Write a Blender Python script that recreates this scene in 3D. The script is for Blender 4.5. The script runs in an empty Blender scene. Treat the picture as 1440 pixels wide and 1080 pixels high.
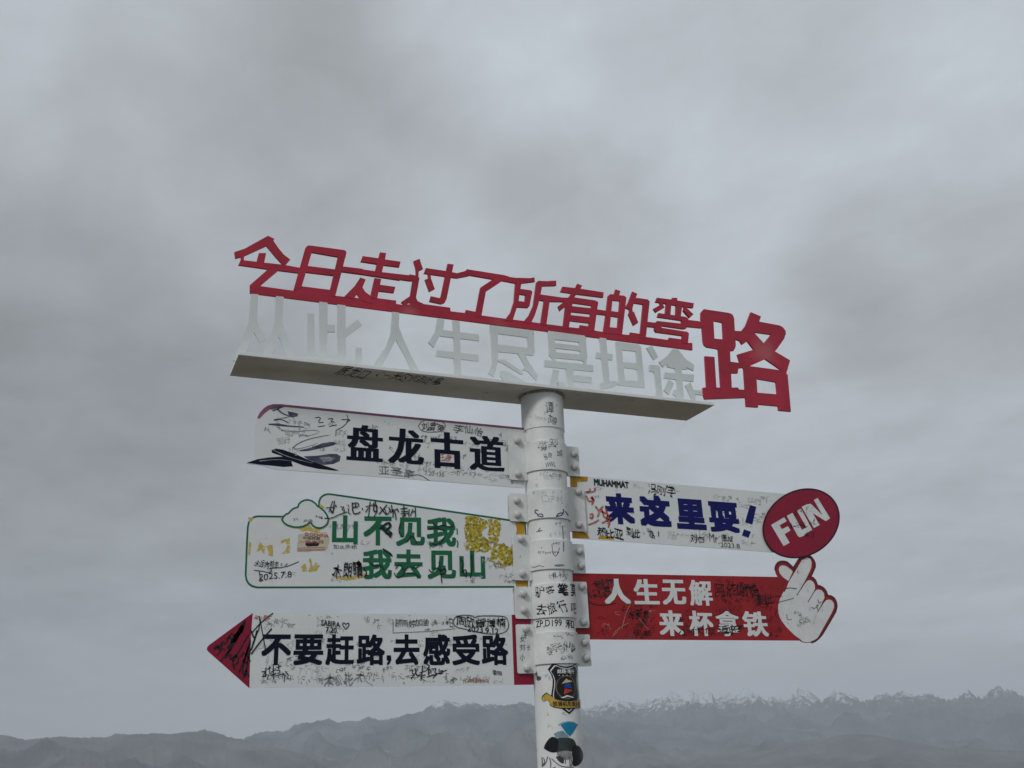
import bpy, bmesh, math, random
import numpy as np
from mathutils import Vector, Matrix
from mathutils.geometry import delaunay_2d_cdt

random.seed(11)
SC = bpy.context.scene
COL = SC.collection

# ------------------------------------------------------------------ camera
F, CX, CY = 1400.0, 720.0, 540.0                 # focal length and centre of a 1440 x 1080 frame
_up = np.array([-157.0, 3843.0, -1400.0]); _up /= np.linalg.norm(_up)
_rt = np.array([3465.0, -368.0, -1400.0]); _rt -= _up * _rt.dot(_up); _rt /= np.linalg.norm(_rt)
RW = np.array([_rt, np.cross(_up, _rt), _up])    # camera axes -> world (X along the boards, Y away, Z up)
CAM = np.array([-1.56899, -3.34352, 1.6])
cam_data = bpy.data.cameras.new('camera')
cam = bpy.data.objects.new('camera', cam_data)
COL.objects.link(cam)
cam.matrix_world = Matrix.Translation(Vector(CAM)) @ Matrix([list(RW[0]), list(RW[1]), list(RW[2])]).to_4x4()
cam_data.sensor_width = 36.0
cam_data.lens = 35.0
cam_data.clip_start = 0.05
cam_data.clip_end = 200000.0
SC.camera = cam

def ray(px, py):
    v = RW @ np.array([px - CX, CY - py, -F])
    return v / np.linalg.norm(v)

# ------------------------------------------------------------------ sky, sun, exposure
SUN_EL, SUN_AZ = math.radians(48), math.radians(-60)    # azimuth from +Y towards +X
world = bpy.data.worlds.new('World')
SC.world = world
world.use_nodes = True
def build_sky():
    nt = world.node_tree; N = nt.nodes; L = nt.links
    N.clear()
    out = N.new('ShaderNodeOutputWorld')
    sky = N.new('ShaderNodeTexSky'); sky.sky_type = 'NISHITA'; sky.sun_disc = False
    sky.sun_elevation = SUN_EL; sky.sun_rotation = SUN_AZ; sky.altitude = 4000
    b1 = N.new('ShaderNodeBackground'); b1.inputs[1].default_value = 0.07
    L.new(sky.outputs[0], b1.inputs[0])
    tc = N.new('ShaderNodeTexCoord')
    sep = N.new('ShaderNodeSeparateXYZ'); L.new(tc.outputs['Generated'], sep.inputs[0])
    def M(op, a, b=None, c=None):
        n = N.new('ShaderNodeMath'); n.operation = op
        for i, v in enumerate((a, b, c)):
            if v is None: continue
            if isinstance(v, (int, float)): n.inputs[i].default_value = v
            else: L.new(v, n.inputs[i])
        return n.outputs[0]
    # the cloud deck is a flat layer seen from below
    zz = M('ADD', M('MAXIMUM', sep.outputs[2], 0.0), 0.16)
    u = M('DIVIDE', sep.outputs[0], zz); v = M('DIVIDE', sep.outputs[1], zz)
    cmb = N.new('ShaderNodeCombineXYZ'); L.new(u, cmb.inputs[0]); L.new(v, cmb.inputs[1])
    def noise(scale, detail, rough, dist, off, sx=1.0, sy=1.0, rot=0.0):
        mp = N.new('ShaderNodeMapping'); L.new(cmb.outputs[0], mp.inputs[0])
        mp.inputs['Location'].default_value = off; mp.inputs['Scale'].default_value = (sx, sy, 1)
        mp.inputs['Rotation'].default_value = (0, 0, rot)
        n = N.new('ShaderNodeTexNoise'); L.new(mp.outputs[0], n.inputs['Vector'])
        n.inputs['Scale'].default_value = scale; n.inputs['Detail'].default_value = detail
        n.inputs['Roughness'].default_value = rough; n.inputs['Distortion'].default_value = dist
        return n.outputs['Fac']
    big = noise(0.75, 4, 0.45, 0.5, (5.1, 3.7, 0), 1.0, 1.1, 0.5)
    mid = noise(2.3, 7, 0.52, 0.25, (7.3, 2.2, 0), 1.15, 1.0, 0.9)
    fine = noise(5.5, 9, 0.62, 0.45, (1.3, 9.2, 0), 1.2, 1.0, 0.9)
    val = M('ADD', M('MULTIPLY', M('SUBTRACT', big, 0.5), 0.55), M('MULTIPLY', M('SUBTRACT', mid, 0.5), 0.44))
    val = M('ADD', val, M('MULTIPLY', M('SUBTRACT', fine, 0.5), 0.31))
    # broad soft thick and thin places of the overcast: direction, reach (degrees), change
    warp = N.new('ShaderNodeVectorMath'); warp.operation = 'ADD'
    wn = N.new('ShaderNodeTexNoise'); wn.inputs['Scale'].default_value = 3.0; wn.inputs['Detail'].default_value = 4
    L.new(tc.outputs['Generated'], wn.inputs['Vector'])
    ws = N.new('ShaderNodeVectorMath'); ws.operation = 'MULTIPLY_ADD'
    L.new(wn.outputs['Color'], ws.inputs[0]); ws.inputs[1].default_value = (.22,) * 3; ws.inputs[2].default_value = (-.11,) * 3
    L.new(tc.outputs['Generated'], warp.inputs[0]); L.new(ws.outputs[0], warp.inputs[1])
    nrm = N.new('ShaderNodeVectorMath'); nrm.operation = 'NORMALIZE'; L.new(warp.outputs[0], nrm.inputs[0])
    for (px, py, reach, amp) in SKY_BLOBS:
        d = ray(px, py)
        dt = N.new('ShaderNodeVectorMath'); dt.operation = 'DOT_PRODUCT'
        L.new(nrm.outputs[0], dt.inputs[0]); dt.inputs[1].default_value = tuple(d)
        mr = N.new('ShaderNodeMapRange'); mr.interpolation_type = 'SMOOTHSTEP'
        L.new(dt.outputs['Value'], mr.inputs['Value'])
        mr.inputs['From Min'].default_value = math.cos(math.radians(reach)); mr.inputs['From Max'].default_value = 1.0
        mr.inputs['To Min'].default_value = 0.0; mr.inputs['To Max'].default_value = amp
        val = M('ADD', val, mr.outputs[0])
    bright = M('ADD', val, 1.0)
    ramp = N.new('ShaderNodeValToRGB')
    L.new(M('MULTIPLY', bright, 0.5), ramp.inputs[0])
    e = ramp.color_ramp.elements
    e[0].position = 0.28; e[0].color = (.180, .192, .200, 1)
    e[1].position = 0.74; e[1].color = (.525, .580, .635, 1)
    m_ = ramp.color_ramp.elements.new(0.5); m_.color = (.335, .357, .377, 1)
    b2 = N.new('ShaderNodeBackground'); b2.inputs[1].default_value = SKY_GAIN
    L.new(ramp.outputs[0], b2.inputs[0])
    mx = N.new('ShaderNodeMixShader'); mx.inputs[0].default_value = 0.95
    L.new(b1.outputs[0], mx.inputs[1]); L.new(b2.outputs[0], mx.inputs[2]); L.new(mx.outputs[0], out.inputs[0])
SKY_GAIN = 1.30
SKY_BLOBS = [(80, 110, 15, .24), (300, 130, 8, -.10), (170, 270, 8, -.10), (470, 180, 9, -.10), (690, 60, 7, .17),
             (790, 260, 7, -.12), (1130, 120, 21, .24), (1290, 210, 9, .06), (1300, 390, 9, -.22), (1160, 440, 7, -.10), (620, 330, 6, .06),
             (90, 690, 19, -.36), (200, 830, 8, .07), (1000, 620, 12, .05), (1320, 690, 12, .12), (950, 880, 10, .06)]
build_sky()

sun_d = bpy.data.lights.new('sun', 'SUN'); sun_d.energy = 1.5; sun_d.angle = math.radians(12); sun_d.color = (1, .985, .965)
sun = bpy.data.objects.new('sun', sun_d); COL.objects.link(sun)
_sd = Vector((math.sin(SUN_AZ) * math.cos(SUN_EL), math.cos(SUN_AZ) * math.cos(SUN_EL), math.sin(SUN_EL)))
_sd = Vector((-0.62, -0.47, 0.66)).normalized()
sun.rotation_euler = _sd.to_track_quat('Z', 'Y').to_euler()
for n in world.node_tree.nodes:
    if n.type == 'TEX_SKY':
        n.sun_elevation = math.asin(_sd.z); n.sun_rotation = math.atan2(_sd.x, _sd.y)

SC.view_settings.view_transform = 'Standard'; SC.view_settings.look = 'None'
SC.view_settings.exposure = 0.0; SC.view_settings.gamma = 1.0; SC.view_settings.use_curve_mapping = False
SC.render.engine = 'CYCLES'
SC.cycles.max_bounces = 8; SC.cycles.volume_bounces = 3; SC.cycles.use_denoising = True
SC.cycles.caustics_reflective = False; SC.cycles.caustics_refractive = False

# ------------------------------------------------------------------ materials
def mat(name, col, rough=.5, var=.12, scale=9.0, bump=0.0, spec=.35, col2=None, spots=None, metal=0.0, bscale=120):
    m = bpy.data.materials.new(name); m.use_nodes = True
    nt = m.node_tree; N = nt.nodes; L = nt.links
    b = N['Principled BSDF']; b.inputs['Roughness'].default_value = rough
    b.inputs['Specular IOR Level'].default_value = spec; b.inputs['Metallic'].default_value = metal
    tc = N.new('ShaderNodeTexCoord')
    n = N.new('ShaderNodeTexNoise'); n.inputs['Scale'].default_value = scale; n.inputs['Detail'].default_value = 8
    n.inputs['Roughness'].default_value = .62; L.new(tc.outputs['Object'], n.inputs['Vector'])
    r = N.new('ShaderNodeValToRGB'); L.new(n.outputs['Fac'], r.inputs[0])
    c2 = col2 or tuple(c * (1 - var * 2) for c in col)
    r.color_ramp.elements[0].position = .33; r.color_ramp.elements[0].color = (*c2, 1)
    r.color_ramp.elements[1].position = .62; r.color_ramp.elements[1].color = (*col, 1)
    last = r.outputs[0]
    if spots:                                     # (threshold, colour, noise scale): chips and specks
        for th, sc_, cc in spots:
            s = N.new('ShaderNodeTexNoise'); s.inputs['Scale'].default_value = sc_; s.inputs['Detail'].default_value = 5
            L.new(tc.outputs['Object'], s.inputs['Vector'])
            mr = N.new('ShaderNodeMapRange'); mr.inputs[1].default_value = th; mr.inputs[2].default_value = th + .05
            L.new(s.outputs['Fac'], mr.inputs[0])
            mx = N.new('ShaderNodeMix'); mx.data_type = 'RGBA'
            L.new(mr.outputs[0], mx.inputs['Factor']); L.new(last, mx.inputs[6]); mx.inputs[7].default_value = (*cc, 1)
            last = mx.outputs[2]
    L.new(last, b.inputs['Base Color'])
    if bump:
        bn = N.new('ShaderNodeTexNoise'); bn.inputs['Scale'].default_value = bscale; bn.inputs['Detail'].default_value = 4
        L.new(tc.outputs['Object'], bn.inputs['Vector'])
        bp = N.new('ShaderNodeBump'); bp.inputs['Strength'].default_value = bump; bp.inputs['Distance'].default_value = .002
        L.new(bn.outputs['Fac'], bp.inputs['Height']); L.new(bp.outputs[0], b.inputs['Normal'])
    return m

W_POLE = mat('pole_white_paint', (.79, .81, .79), .42, .07, 7, .15, spots=[(.66, 26, (.42, .42, .38)), (.72, 90, (.30, .30, .28))])
W_BOARD = mat('board_white_film', (.76, .79, .79), .42, .05, 5, .08, spots=[(.68, 40, (.47, .50, .48))])
W_CLAMP = mat('clamp_white_paint', (.77, .79, .77), .36, .08, 12, .12, spots=[(.70, 60, (.40, .40, .37)), (.71, 33, (.36, .31, .24))])
W_EAR = mat('dull_white_paint', (.52, .54, .52), .5, .08, 14, .12, spots=[(.68, 50, (.33, .33, .30))])
W_SHELF = mat('shelf_white_paint', (.82, .84, .83), .4, .05, 5, .1, spots=[(.70, 18, (.5, .48, .42))])
W_LET = mat('white_letter_paint', (.68, .72, .71), .5, .05, 6, .1, spots=[(.70, 30, (.48, .52, .48))])
RED_T = mat('red_title_paint', (.46, .021, .050), .38, .14, 5, .15, spec=.4, spots=[(.69, 60, (.30, .03, .05)), (.74, 130, (.62, .35, .35))])
RED_B = mat('red_board_film', (.38, .016, .022), .45, .14, 8, .08, spots=[(.70, 45, (.16, .01, .015))])
CRIM = mat('crimson_film', (.29, .006, .036), .4, .10, 8, .06)
CRIMD = mat('dark_crimson_edge', (.022, .004, .009), .45, .1, 8)
MAROON = mat('maroon_outline', (.13, .022, .022), .5, .12, 20)
NAVY = mat('navy_print', (.006, .008, .024), .5, .1, 30, spec=.15)
INK = mat('grey_blue_ink', (.030, .036, .075), .5, .3, 25, col2=(.12, .13, .18))
INKL = mat('pale_ink_wash', (.16, .17, .20), .5, .3, 40, col2=(.42, .44, .46))
BLUE = mat('blue_print', (.007, .010, .13), .5, .1, 20, spec=.2)
GREEN = mat('green_print', (.006, .150, .062), .4, .12, 16)
PURPLE = mat('purple_stripe', (.30, .10, .19), .5, .15, 30)
MAG = mat('magenta_marker', (.42, .06, .17), .5, .15, 30)
ORANGE = mat('ochre_print', (.55, .29, .012), .5, .16, 22, spots=[(.64, 60, (.60, .52, .36))])
YEL = mat('peeling_yellow_glue', (.60, .48, .04), .5, .30, 95, .8, col2=(.13, .10, .015), spots=[(.57, 70, (.74, .76, .70)), (.62, 130, (.10, .08, .02))], bscale=160)
YEL2 = mat('yellow_smear', (.60, .44, .06), .55, .20, 60, .3, col2=(.52, .40, .14), spots=[(.58, 90, (.64, .62, .48))])
BLACK = mat('black_marker', (.010, .011, .014), .4, .1, 30)
DARKINK = mat('worn_black_marker', (.045, .048, .055), .5, .3, 60, col2=(.18, .19, .19))
FAINT = mat('faded_pencil', (.40, .42, .42), .6, .15, 60, col2=(.62, .64, .64))
FAINT2 = mat('grey_pencil', (.17, .175, .175), .6, .2, 60, col2=(.38, .39, .38))
FAINTR = mat('dark_scratches_on_red', (.13, .008, .012), .5, .2, 60, col2=(.25, .012, .018))
SCRATCH = mat('light_scratch', (.55, .32, .24), .5, .2, 60)
REDINK = mat('red_marker', (.44, .06, .05), .5, .2, 50, col2=(.55, .25, .2))
BLUEINK = mat('blue_marker', (.02, .03, .15), .5, .2, 50)
WHITEP = mat('white_print', (.76, .78, .78), .45, .06, 20, spots=[(.66, 60, (.45, .42, .40))])
GOLD = mat('sticker_gold', (.60, .40, .06), .4, .15, 40)
CREAM = mat('sticker_cream', (.62, .52, .30), .5, .1, 40)
STBLK = mat('sticker_black', (.008, .009, .012), .25, .1, 40)
STBLU = mat('sticker_blue', (.015, .06, .36), .35, .1, 30)
STRED = mat('sticker_red', (.55, .04, .03), .35, .1, 30)
CYAN = mat('sticker_cyan', (.010, .24, .44), .35, .12, 30)
PCYAN = mat('sticker_pale_cyan', (.30, .50, .58), .45, .12, 30)
SGREY = mat('sticker_charcoal', (.040, .055, .055), .5, .2, 30)

def add_fade(m, p, rad, colr, amt):
    """A worn, sun-bleached place on the paint round the point p (object space)."""
    nt = m.node_tree; N = nt.nodes; L = nt.links; b = N['Principled BSDF']
    src = b.inputs['Base Color'].links[0].from_socket
    tc = N.new('ShaderNodeTexCoord'); ds = N.new('ShaderNodeVectorMath'); ds.operation = 'DISTANCE'
    ds.inputs[1].default_value = p; L.new(tc.outputs['Object'], ds.inputs[0])
    nz = N.new('ShaderNodeTexNoise'); nz.inputs['Scale'].default_value = 14; nz.inputs['Detail'].default_value = 6
    L.new(tc.outputs['Object'], nz.inputs['Vector'])
    ad = N.new('ShaderNodeMath'); ad.operation = 'MULTIPLY_ADD'; L.new(nz.outputs['Fac'], ad.inputs[0]); ad.inputs[1].default_value = rad * .9
    L.new(ds.outputs['Value'], ad.inputs[2])
    mr = N.new('ShaderNodeMapRange'); mr.interpolation_type = 'SMOOTHSTEP'
    mr.inputs[1].default_value = rad * .45; mr.inputs[2].default_value = rad * 1.5
    mr.inputs[3].default_value = amt; mr.inputs[4].default_value = 0
    L.new(ad.outputs[0], mr.inputs[0])
    mx = N.new('ShaderNodeMix'); mx.data_type = 'RGBA'; mx.inputs[7].default_value = (*colr, 1)
    L.new(mr.outputs[0], mx.inputs['Factor']); L.new(src, mx.inputs[6]); L.new(mx.outputs[2], b.inputs['Base Color'])

# ------------------------------------------------------------------ object helpers
def link_mesh(name, verts, faces, mats, parent=None, idx=None, smooth=False):
    me = bpy.data.meshes.new(name)
    me.from_pydata([tuple(v) for v in verts], [], faces)
    for m in (mats if isinstance(mats, (list, tuple)) else [mats]): me.materials.append(m)
    if idx is not None: me.polygons.foreach_set('material_index', idx)
    if smooth: me.polygons.foreach_set('use_smooth', [True] * len(me.polygons))
    me.update()
    o = bpy.data.objects.new(name, me); COL.objects.link(o)
    if parent is not None: o.parent = parent
    return o

def bm_obj(name, bm, m, parent=None, smooth=False):
    me = bpy.data.meshes.new(name); bmesh.ops.recalc_face_normals(bm, faces=bm.faces); bm.to_mesh(me); bm.free()
    me.materials.append(m)
    if smooth: me.polygons.foreach_set('use_smooth', [True] * len(me.polygons))
    o = bpy.data.objects.new(name, me); COL.objects.link(o)
    if parent is not None: o.parent = parent
    return o

class Flat:
    """Vertical plane at depth y0, facing the viewer; uv = (x, z)."""
    def __init__(s, y0): s.y0 = y0
    def uv(s, px, py):
        r = ray(px, py); t = (s.y0 - CAM[1]) / r[1]; p = CAM + r * t; return (p[0], p[2])
    def p3(s, u, v, off): return (u, s.y0 - off, v)
    wrap = False
class Under:
    """Horizontal plane at height z0 seen from below; uv = (x, y)."""
    def __init__(s, z0): s.z0 = z0
    def uv(s, px, py):
        r = ray(px, py); t = (s.z0 - CAM[2]) / r[2]; p = CAM + r * t; return (p[0], p[1])
    def p3(s, u, v, off): return (u, v, s.z0 - off)
    wrap = False
class Cyl:
    """Outside of the pole; uv = (arc length, z)."""
    wrap = True
    def __init__(s, r): s.r = r
    def uv(s, px, py):
        r = ray(px, py); a = r[0]**2 + r[1]**2; b = 2 * (CAM[0] * r[0] + CAM[1] * r[1]); c = CAM[0]**2 + CAM[1]**2 - s.r**2
        d = b * b - 4 * a * c
        t = (-b - math.sqrt(max(d, 0))) / (2 * a); p = CAM + r * t
        return (s.r * math.atan2(p[0], -p[1]), p[2])
    def p3(s, u, v, off):
        th = u / s.r; q = s.r + off; return (q * math.sin(th), -q * math.cos(th), v)

def union(polys):
    v = []; fs = []
    for p in polys:
        k = len(v)
        area = sum(p[i][0] * p[(i + 1) % len(p)][1] - p[(i + 1) % len(p)][0] * p[i][1] for i in range(len(p)))
        q = p if area > 0 else p[::-1]
        v += [Vector((a[0] * 100, a[1] * 100)) for a in q]; fs.append(list(range(k, k + len(p))))
    r = delaunay_2d_cdt(v, [], fs, 1, 1e-5)
    return [(a.x / 100, a.y / 100) for a in r[0]], [tuple(f) for f, og in zip(r[2], r[5]) if og]

def chaikin(p, n=1, closed=True):
    for _ in range(n):
        q = []
        m = len(p)
        if not closed: q.append(p[0])
        for i in range(m if closed else m - 1):
            a, b = p[i], p[(i + 1) % m]
            q += [(a[0] * .75 + b[0] * .25, a[1] * .75 + b[1] * .25), (a[0] * .25 + b[0] * .75, a[1] * .25 + b[1] * .75)]
        if not closed: q.append(p[-1])
        p = q
    return p

def ribbon(pts, w, closed=False, taper=False):
    """Quads and joints along a polyline, as overlapping polygons."""
    out = []; n = len(pts); m = n if closed else n - 1
    for i in range(m):
        a, b = pts[i], pts[(i + 1) % n]
        dx, dy = b[0] - a[0], b[1] - a[1]; l = math.hypot(dx, dy)
        if l < 1e-6: continue
        wa = wb = w / 2
        if taper: wa = w / 2 * (1 - .7 * i / max(1, m)); wb = w / 2 * (1 - .7 * (i + 1) / max(1, m))
        nx, ny = -dy / l, dx / l
        out.append([(a[0] - nx * wa, a[1] - ny * wa), (b[0] - nx * wb, b[1] - ny * wb), (b[0] + nx * wb, b[1] + ny * wb), (a[0] + nx * wa, a[1] + ny * wa)])
        if closed or i > 0:
            out.append([(a[0] + wa * math.cos(t * math.pi / 3), a[1] + wa * math.sin(t * math.pi / 3)) for t in range(6)])
    return out

class Sheet:
    """Collects flat shapes lying on one surface; becomes one mesh."""
    def __init__(s, surf): s.s = surf; s.v = []; s.f = []; s.mi = []; s.mats = []
    def _m(s, m):
        if m not in s.mats: s.mats.append(m)
        return s.mats.index(m)
    def tris(s, uv, faces, m, off, thick=0.0):
        mi = s._m(m)
        if s.s.wrap and faces:
            us = [p[0] for p in uv]
            bm = bmesh.new(); vs = [bm.verts.new((p[0], 0, p[1])) for p in uv]
            for f in faces:
                try: bm.faces.new([vs[i] for i in f])
                except ValueError: pass
            step = .008; k = math.ceil(min(us) / step)
            while k * step < max(us):
                bmesh.ops.bisect_plane(bm, geom=bm.verts[:] + bm.edges[:] + bm.faces[:], plane_co=(k * step, 0, 0), plane_no=(1, 0, 0), dist=1e-7); k += 1
            bm.verts.index_update(); uv = [(v.co.x, v.co.z) for v in bm.verts]
            faces = [tuple(v.index for v in f.verts) for f in bm.faces]; bm.free()
        k = len(s.v)
        s.v += [s.s.p3(p[0], p[1], off) for p in uv]
        s.f += [tuple(i + k for i in f) for f in faces]; s.mi += [mi] * len(faces)
        if thick:
            k2 = len(s.v); s.v += [s.s.p3(p[0], p[1], off - thick) for p in uv]
            s.f += [tuple(i + k2 for i in reversed(f)) for f in faces]; s.mi += [mi] * len(faces)
            cnt = {}
            for f in faces:
                for i in range(len(f)):
                    a, b = f[i], f[(i + 1) % len(f)]; e = (min(a, b), max(a, b)); cnt.setdefault(e, []).append((a, b))
            for e, l in cnt.items():
                if len(l) == 1:
                    a, b = l[0]; s.f.append((b + k, a + k, a + k2, b + k2)); s.mi.append(mi)
    def polys(s, polys, m, off=.0006, thick=0.0):
        uv, fs = union(polys); s.tris(uv, fs, m, off, thick)
    def px(s, polys, m, off=.0006, thick=0.0):
        s.polys([[s.s.uv(*p) for p in q] for q in polys], m, off, thick)
    def line(s, pts, wpx, m, off=.0012, closed=False, smooth=1, taper=False):
        if smooth: pts = chaikin(pts, smooth, closed)
        s.px(ribbon(pts, wpx, closed, taper), m, off)
    def build(s, name, parent, kind=None, label=None):
        o = link_mesh(name, s.v, s.f, s.mats, parent, s.mi)
        if kind: o['kind'] = kind
        if label: o['label'] = label
        return o

def C(x0, y0, sc, *polys):
    """Points read off an enlarged crop (origin, magnification) -> photograph pixels."""
    return [[(x0 + p[0] / sc, y0 + p[1] / sc) for p in q] for q in polys]

_gl = {}
def glyph(body, offset=0.0, res=3, shear=0.0):
    k = (body, offset, res, shear)
    if k in _gl: return _gl[k]
    cu = bpy.data.curves.new('lettering', 'FONT'); cu.body = body; cu.offset = 0.0 if isinstance(offset, tuple) else min(offset, 0); cu.resolution_u = res; cu.shear = shear
    o = bpy.data.objects.new('lettering', cu); COL.objects.link(o)
    bpy.context.view_layer.update()
    me = bpy.data.meshes.new_from_object(o.evaluated_get(bpy.context.evaluated_depsgraph_get()))
    v = [(a.co.x, a.co.y) for a in me.vertices]; f = [tuple(p.vertices) for p in me.polygons]
    bpy.data.objects.remove(o); bpy.data.curves.remove(cu); bpy.data.meshes.remove(me)
    x0 = min(p[0] for p in v); x1 = max(p[0] for p in v); y0 = min(p[1] for p in v); y1 = max(p[1] for p in v)
    # front side only, counter-clockwise
    g = []
    for t in f:
        a = sum(v[t[i]][0] * v[t[(i + 1) % len(t)]][1] - v[t[(i + 1) % len(t)]][0] * v[t[i]][1] for i in range(len(t)))
        g.append(t if a > 0 else t[::-1])
    layers = []
    if isinstance(offset, tuple) or offset > 0:                                # heavier strokes: the same outline laid down again, shifted all round
        d, dy = offset if isinstance(offset, tuple) else (offset, offset); n0 = len(v); base = list(v); g0 = list(g)
        x0 -= d; x1 += d; y0 -= dy; y1 += dy
        for (sx, sy) in ((-1, -1), (-1, 1), (1, -1), (1, 1), (-1, 0), (1, 0), (0, -1), (0, 1)):
            kk = len(v); v += [(p[0] + sx * d, p[1] + sy * dy) for p in base]; g += [tuple(i + kk for i in t) for t in g0]
    _gl[k] = ([((p[0] - x0) / (x1 - x0), (p[1] - y0) / (y1 - y0)) for p in v], g)
    return _gl[k]

def put_text(sh, body, pl, pr, hpx, m, off=.0009, bold=0.0, wob=0.0, thick=0.0, up=None, shear=0.0):
    """Lettering whose middle line runs from pl to pr (photo pixels), hpx tall."""
    if wob and len(body) > 1 and any(ord(c) > 0x2e80 for c in body):
        n_ = len(body); x_ = 0
        for k_, c_ in enumerate(body):
            if c_ == ' ': continue
            if c_ in '·.一!':
                gx, gy = {'·': (.06, .10), '.': (.05, .08), '一': (.42, .05), '!': (.05, .7)}[c_]
                xx_ = pl[0] + (pr[0] - pl[0]) * (k_ + .5) / n_; yy_ = pl[1] + (pr[1] - pl[1]) * (k_ + .5) / n_ + (hpx * .4 if c_ == '.' else 0)
                q_ = [sh.s.uv(xx_ + a * gx * hpx, yy_ + b * gy * hpx / 2) for a, b in ((-1, -1), (1, -.8), (1, 1), (-1, .8))]
                sh.polys([q_], m, off + k_ * .00002); continue
            j = lambda q: random.gauss(0, q)
            w_ = random.uniform(.36, .47) * (1 if ord(c_) > 0x2e80 else .55)
            f_ = (k_ + .5) / n_
            mx_ = pl[0] + (pr[0] - pl[0]) * f_ + j(.03) * hpx; my_ = pl[1] + (pr[1] - pl[1]) * f_ + j(.07) * hpx
            ex, ey = (pr[0] - pl[0]) / n_ * w_ * 1.12, (pr[1] - pl[1]) / n_ * w_ + j(.06) * hpx
            put_text(sh, c_, (mx_ - ex, my_ - ey), (mx_ + ex, my_ + ey), hpx * random.uniform(.78, 1.12) * (1 if ord(c_) > 0x2e80 else .5), m, off + k_ * .00002, bold * random.uniform(.2, .9), wob * 1.2, thick, up, shear + j(.16))
        return
    uv, fs = glyph(body, bold if isinstance(bold, tuple) else round(bold, 3))
    a = sh.s.uv(*pl); b = sh.s.uv(*pr)
    mx, my = (pl[0] + pr[0]) / 2, (pl[1] + pr[1]) / 2
    t = sh.s.uv(mx, my - hpx / 2); c = sh.s.uv(mx, my + hpx / 2); ht = t[1] - c[1]
    dx, dy = b[0] - a[0], b[1] - a[1]; L_ = math.hypot(dx, dy)
    if up is None: nx, ny = (0, 1) if abs(dy) < .25 * abs(dx) else (-dy / L_, dx / L_)
    else: nx, ny = up
    ph = random.random() * 9; out = []
    for (x, y) in uv:
        xx, yy = x, y - .5
        if wob:
            yy += wob * math.sin(x * 17 + ph) + wob * .6 * math.sin(x * 41 + ph * 2)
            xx += wob * .25 * math.sin(y * 7 + x * 23 + ph) * ht / max(L_, .001)
        xx += shear * yy * ht / L_
        out.append((a[0] + dx * xx + nx * ht * yy, a[1] + dy * xx + ny * ht * yy))
    if isinstance(bold, tuple) or round(bold, 3) > 0:
        nb = len(out) // 9; nf = len(fs) // 9
        for q in range(9):
            sh.tris(out[q * nb:(q + 1) * nb], [tuple(i - q * nb for i in t) for t in fs[q * nf:(q + 1) * nf]], m, off + (8 - q) * .00002, thick)
    else: sh.tris(out, fs, m, off, thick)

def box_glyph(sh, ch, x0, y0, x1, y1, m, bold, off=.0009, slope=0.0, thick=0.0):
    """One printed character filling a box read off the photograph."""
    h = (y1 - y0) - abs(slope) * (x1 - x0)
    ym = (y0 + y1) / 2; w = (x1 - x0) / 2
    put_text(sh, ch, (x0, ym - slope * w), (x1, ym + slope * w), h, m, off, bold, thick=thick)

SCRIB = .27
def scribbles(sh, region, n, mats, hpx=(5, 11), wpx=(.45, .9), off=.0004, rot=.12, slope=0.0):
    """Illegible visitors' pencil and pen marks inside a quad given by four photo pixels."""
    (ax, ay), (bx, by), (cx_, cy_), (dx_, dy_) = region
    def inside(p):
        return all((region[(i + 1) % 4][0] - region[i][0]) * (p[1] - region[i][1]) - (region[(i + 1) % 4][1] - region[i][1]) * (p[0] - region[i][0]) > -6 * abs(region[(i + 1) % 4][0] - region[i][0] + region[(i + 1) % 4][1] - region[i][1]) * .3 for i in range(4))
    for k in range(int(n * SCRIB)):
        s, t = random.random(), random.random()
        x = (ax * (1 - s) + bx * s) * (1 - t) + (dx_ * (1 - s) + cx_ * s) * t
        y = (ay * (1 - s) + by * s) * (1 - t) + (dy_ * (1 - s) + cy_ * s) * t
        h = random.uniform(*hpx); w = random.uniform(*wpx); m = random.choice(mats)
        ang = random.gauss(slope, rot); ca, sa = math.cos(ang), math.sin(ang)
        nch = random.choice([1, 2, 2, 3, 3, 4, 5])
        mi = sh._m(m)
        o = off + (k % 9) * .00003
        for c in range(nch):
            ox = c * h * random.uniform(.85, 1.1)
            for st in range(random.randint(3, 7)):
                typ = random.random()
                px0, py0 = ox + random.uniform(0, .5) * h, random.uniform(-.5, .35) * h
                if typ < .4: pts = [(px0, py0), (px0 + random.uniform(.3, .75) * h, py0 - random.uniform(-.05, .12) * h)]
                elif typ < .7: pts = [(px0, py0 - .2 * h), (px0 + random.uniform(-.08, .08) * h, py0 + random.uniform(.3, .6) * h)]
                else:
                    pts = [(px0, py0)]
                    for q in range(3): pts.append((pts[-1][0] + random.uniform(-.25, .35) * h, pts[-1][1] + random.uniform(-.1, .3) * h))
                P = [(x + p[0] * ca - p[1] * sa, y + p[0] * sa + p[1] * ca) for p in pts]
                if not all(inside(p) for p in P): continue
                uvs = [sh.s.uv(*p) for p in P]
                if not hasattr(sh.s, '_k'):
                    u1 = sh.s.uv(x, y); u2 = sh.s.uv(x + 1, y); 
                wm = w * .0024
                for i in range(len(uvs) - 1):
                    a, b = uvs[i], uvs[i + 1]; ddx, ddy = b[0] - a[0], b[1] - a[1]; l = math.hypot(ddx, ddy)
                    if l < 1e-5: continue
                    nx, ny = -ddy / l * wm / 2, ddx / l * wm / 2; kk = len(sh.v)
                    for (uu, vv) in ((a[0] - nx, a[1] - ny), (b[0] - nx, b[1] - ny), (b[0] + nx, b[1] + ny), (a[0] + nx, a[1] + ny)):
                        sh.v.append(sh.s.p3(uu, vv, o + st * .000004))
                    sh.f.append((kk, kk + 1, kk + 2, kk + 3)); sh.mi.append(mi)

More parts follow.
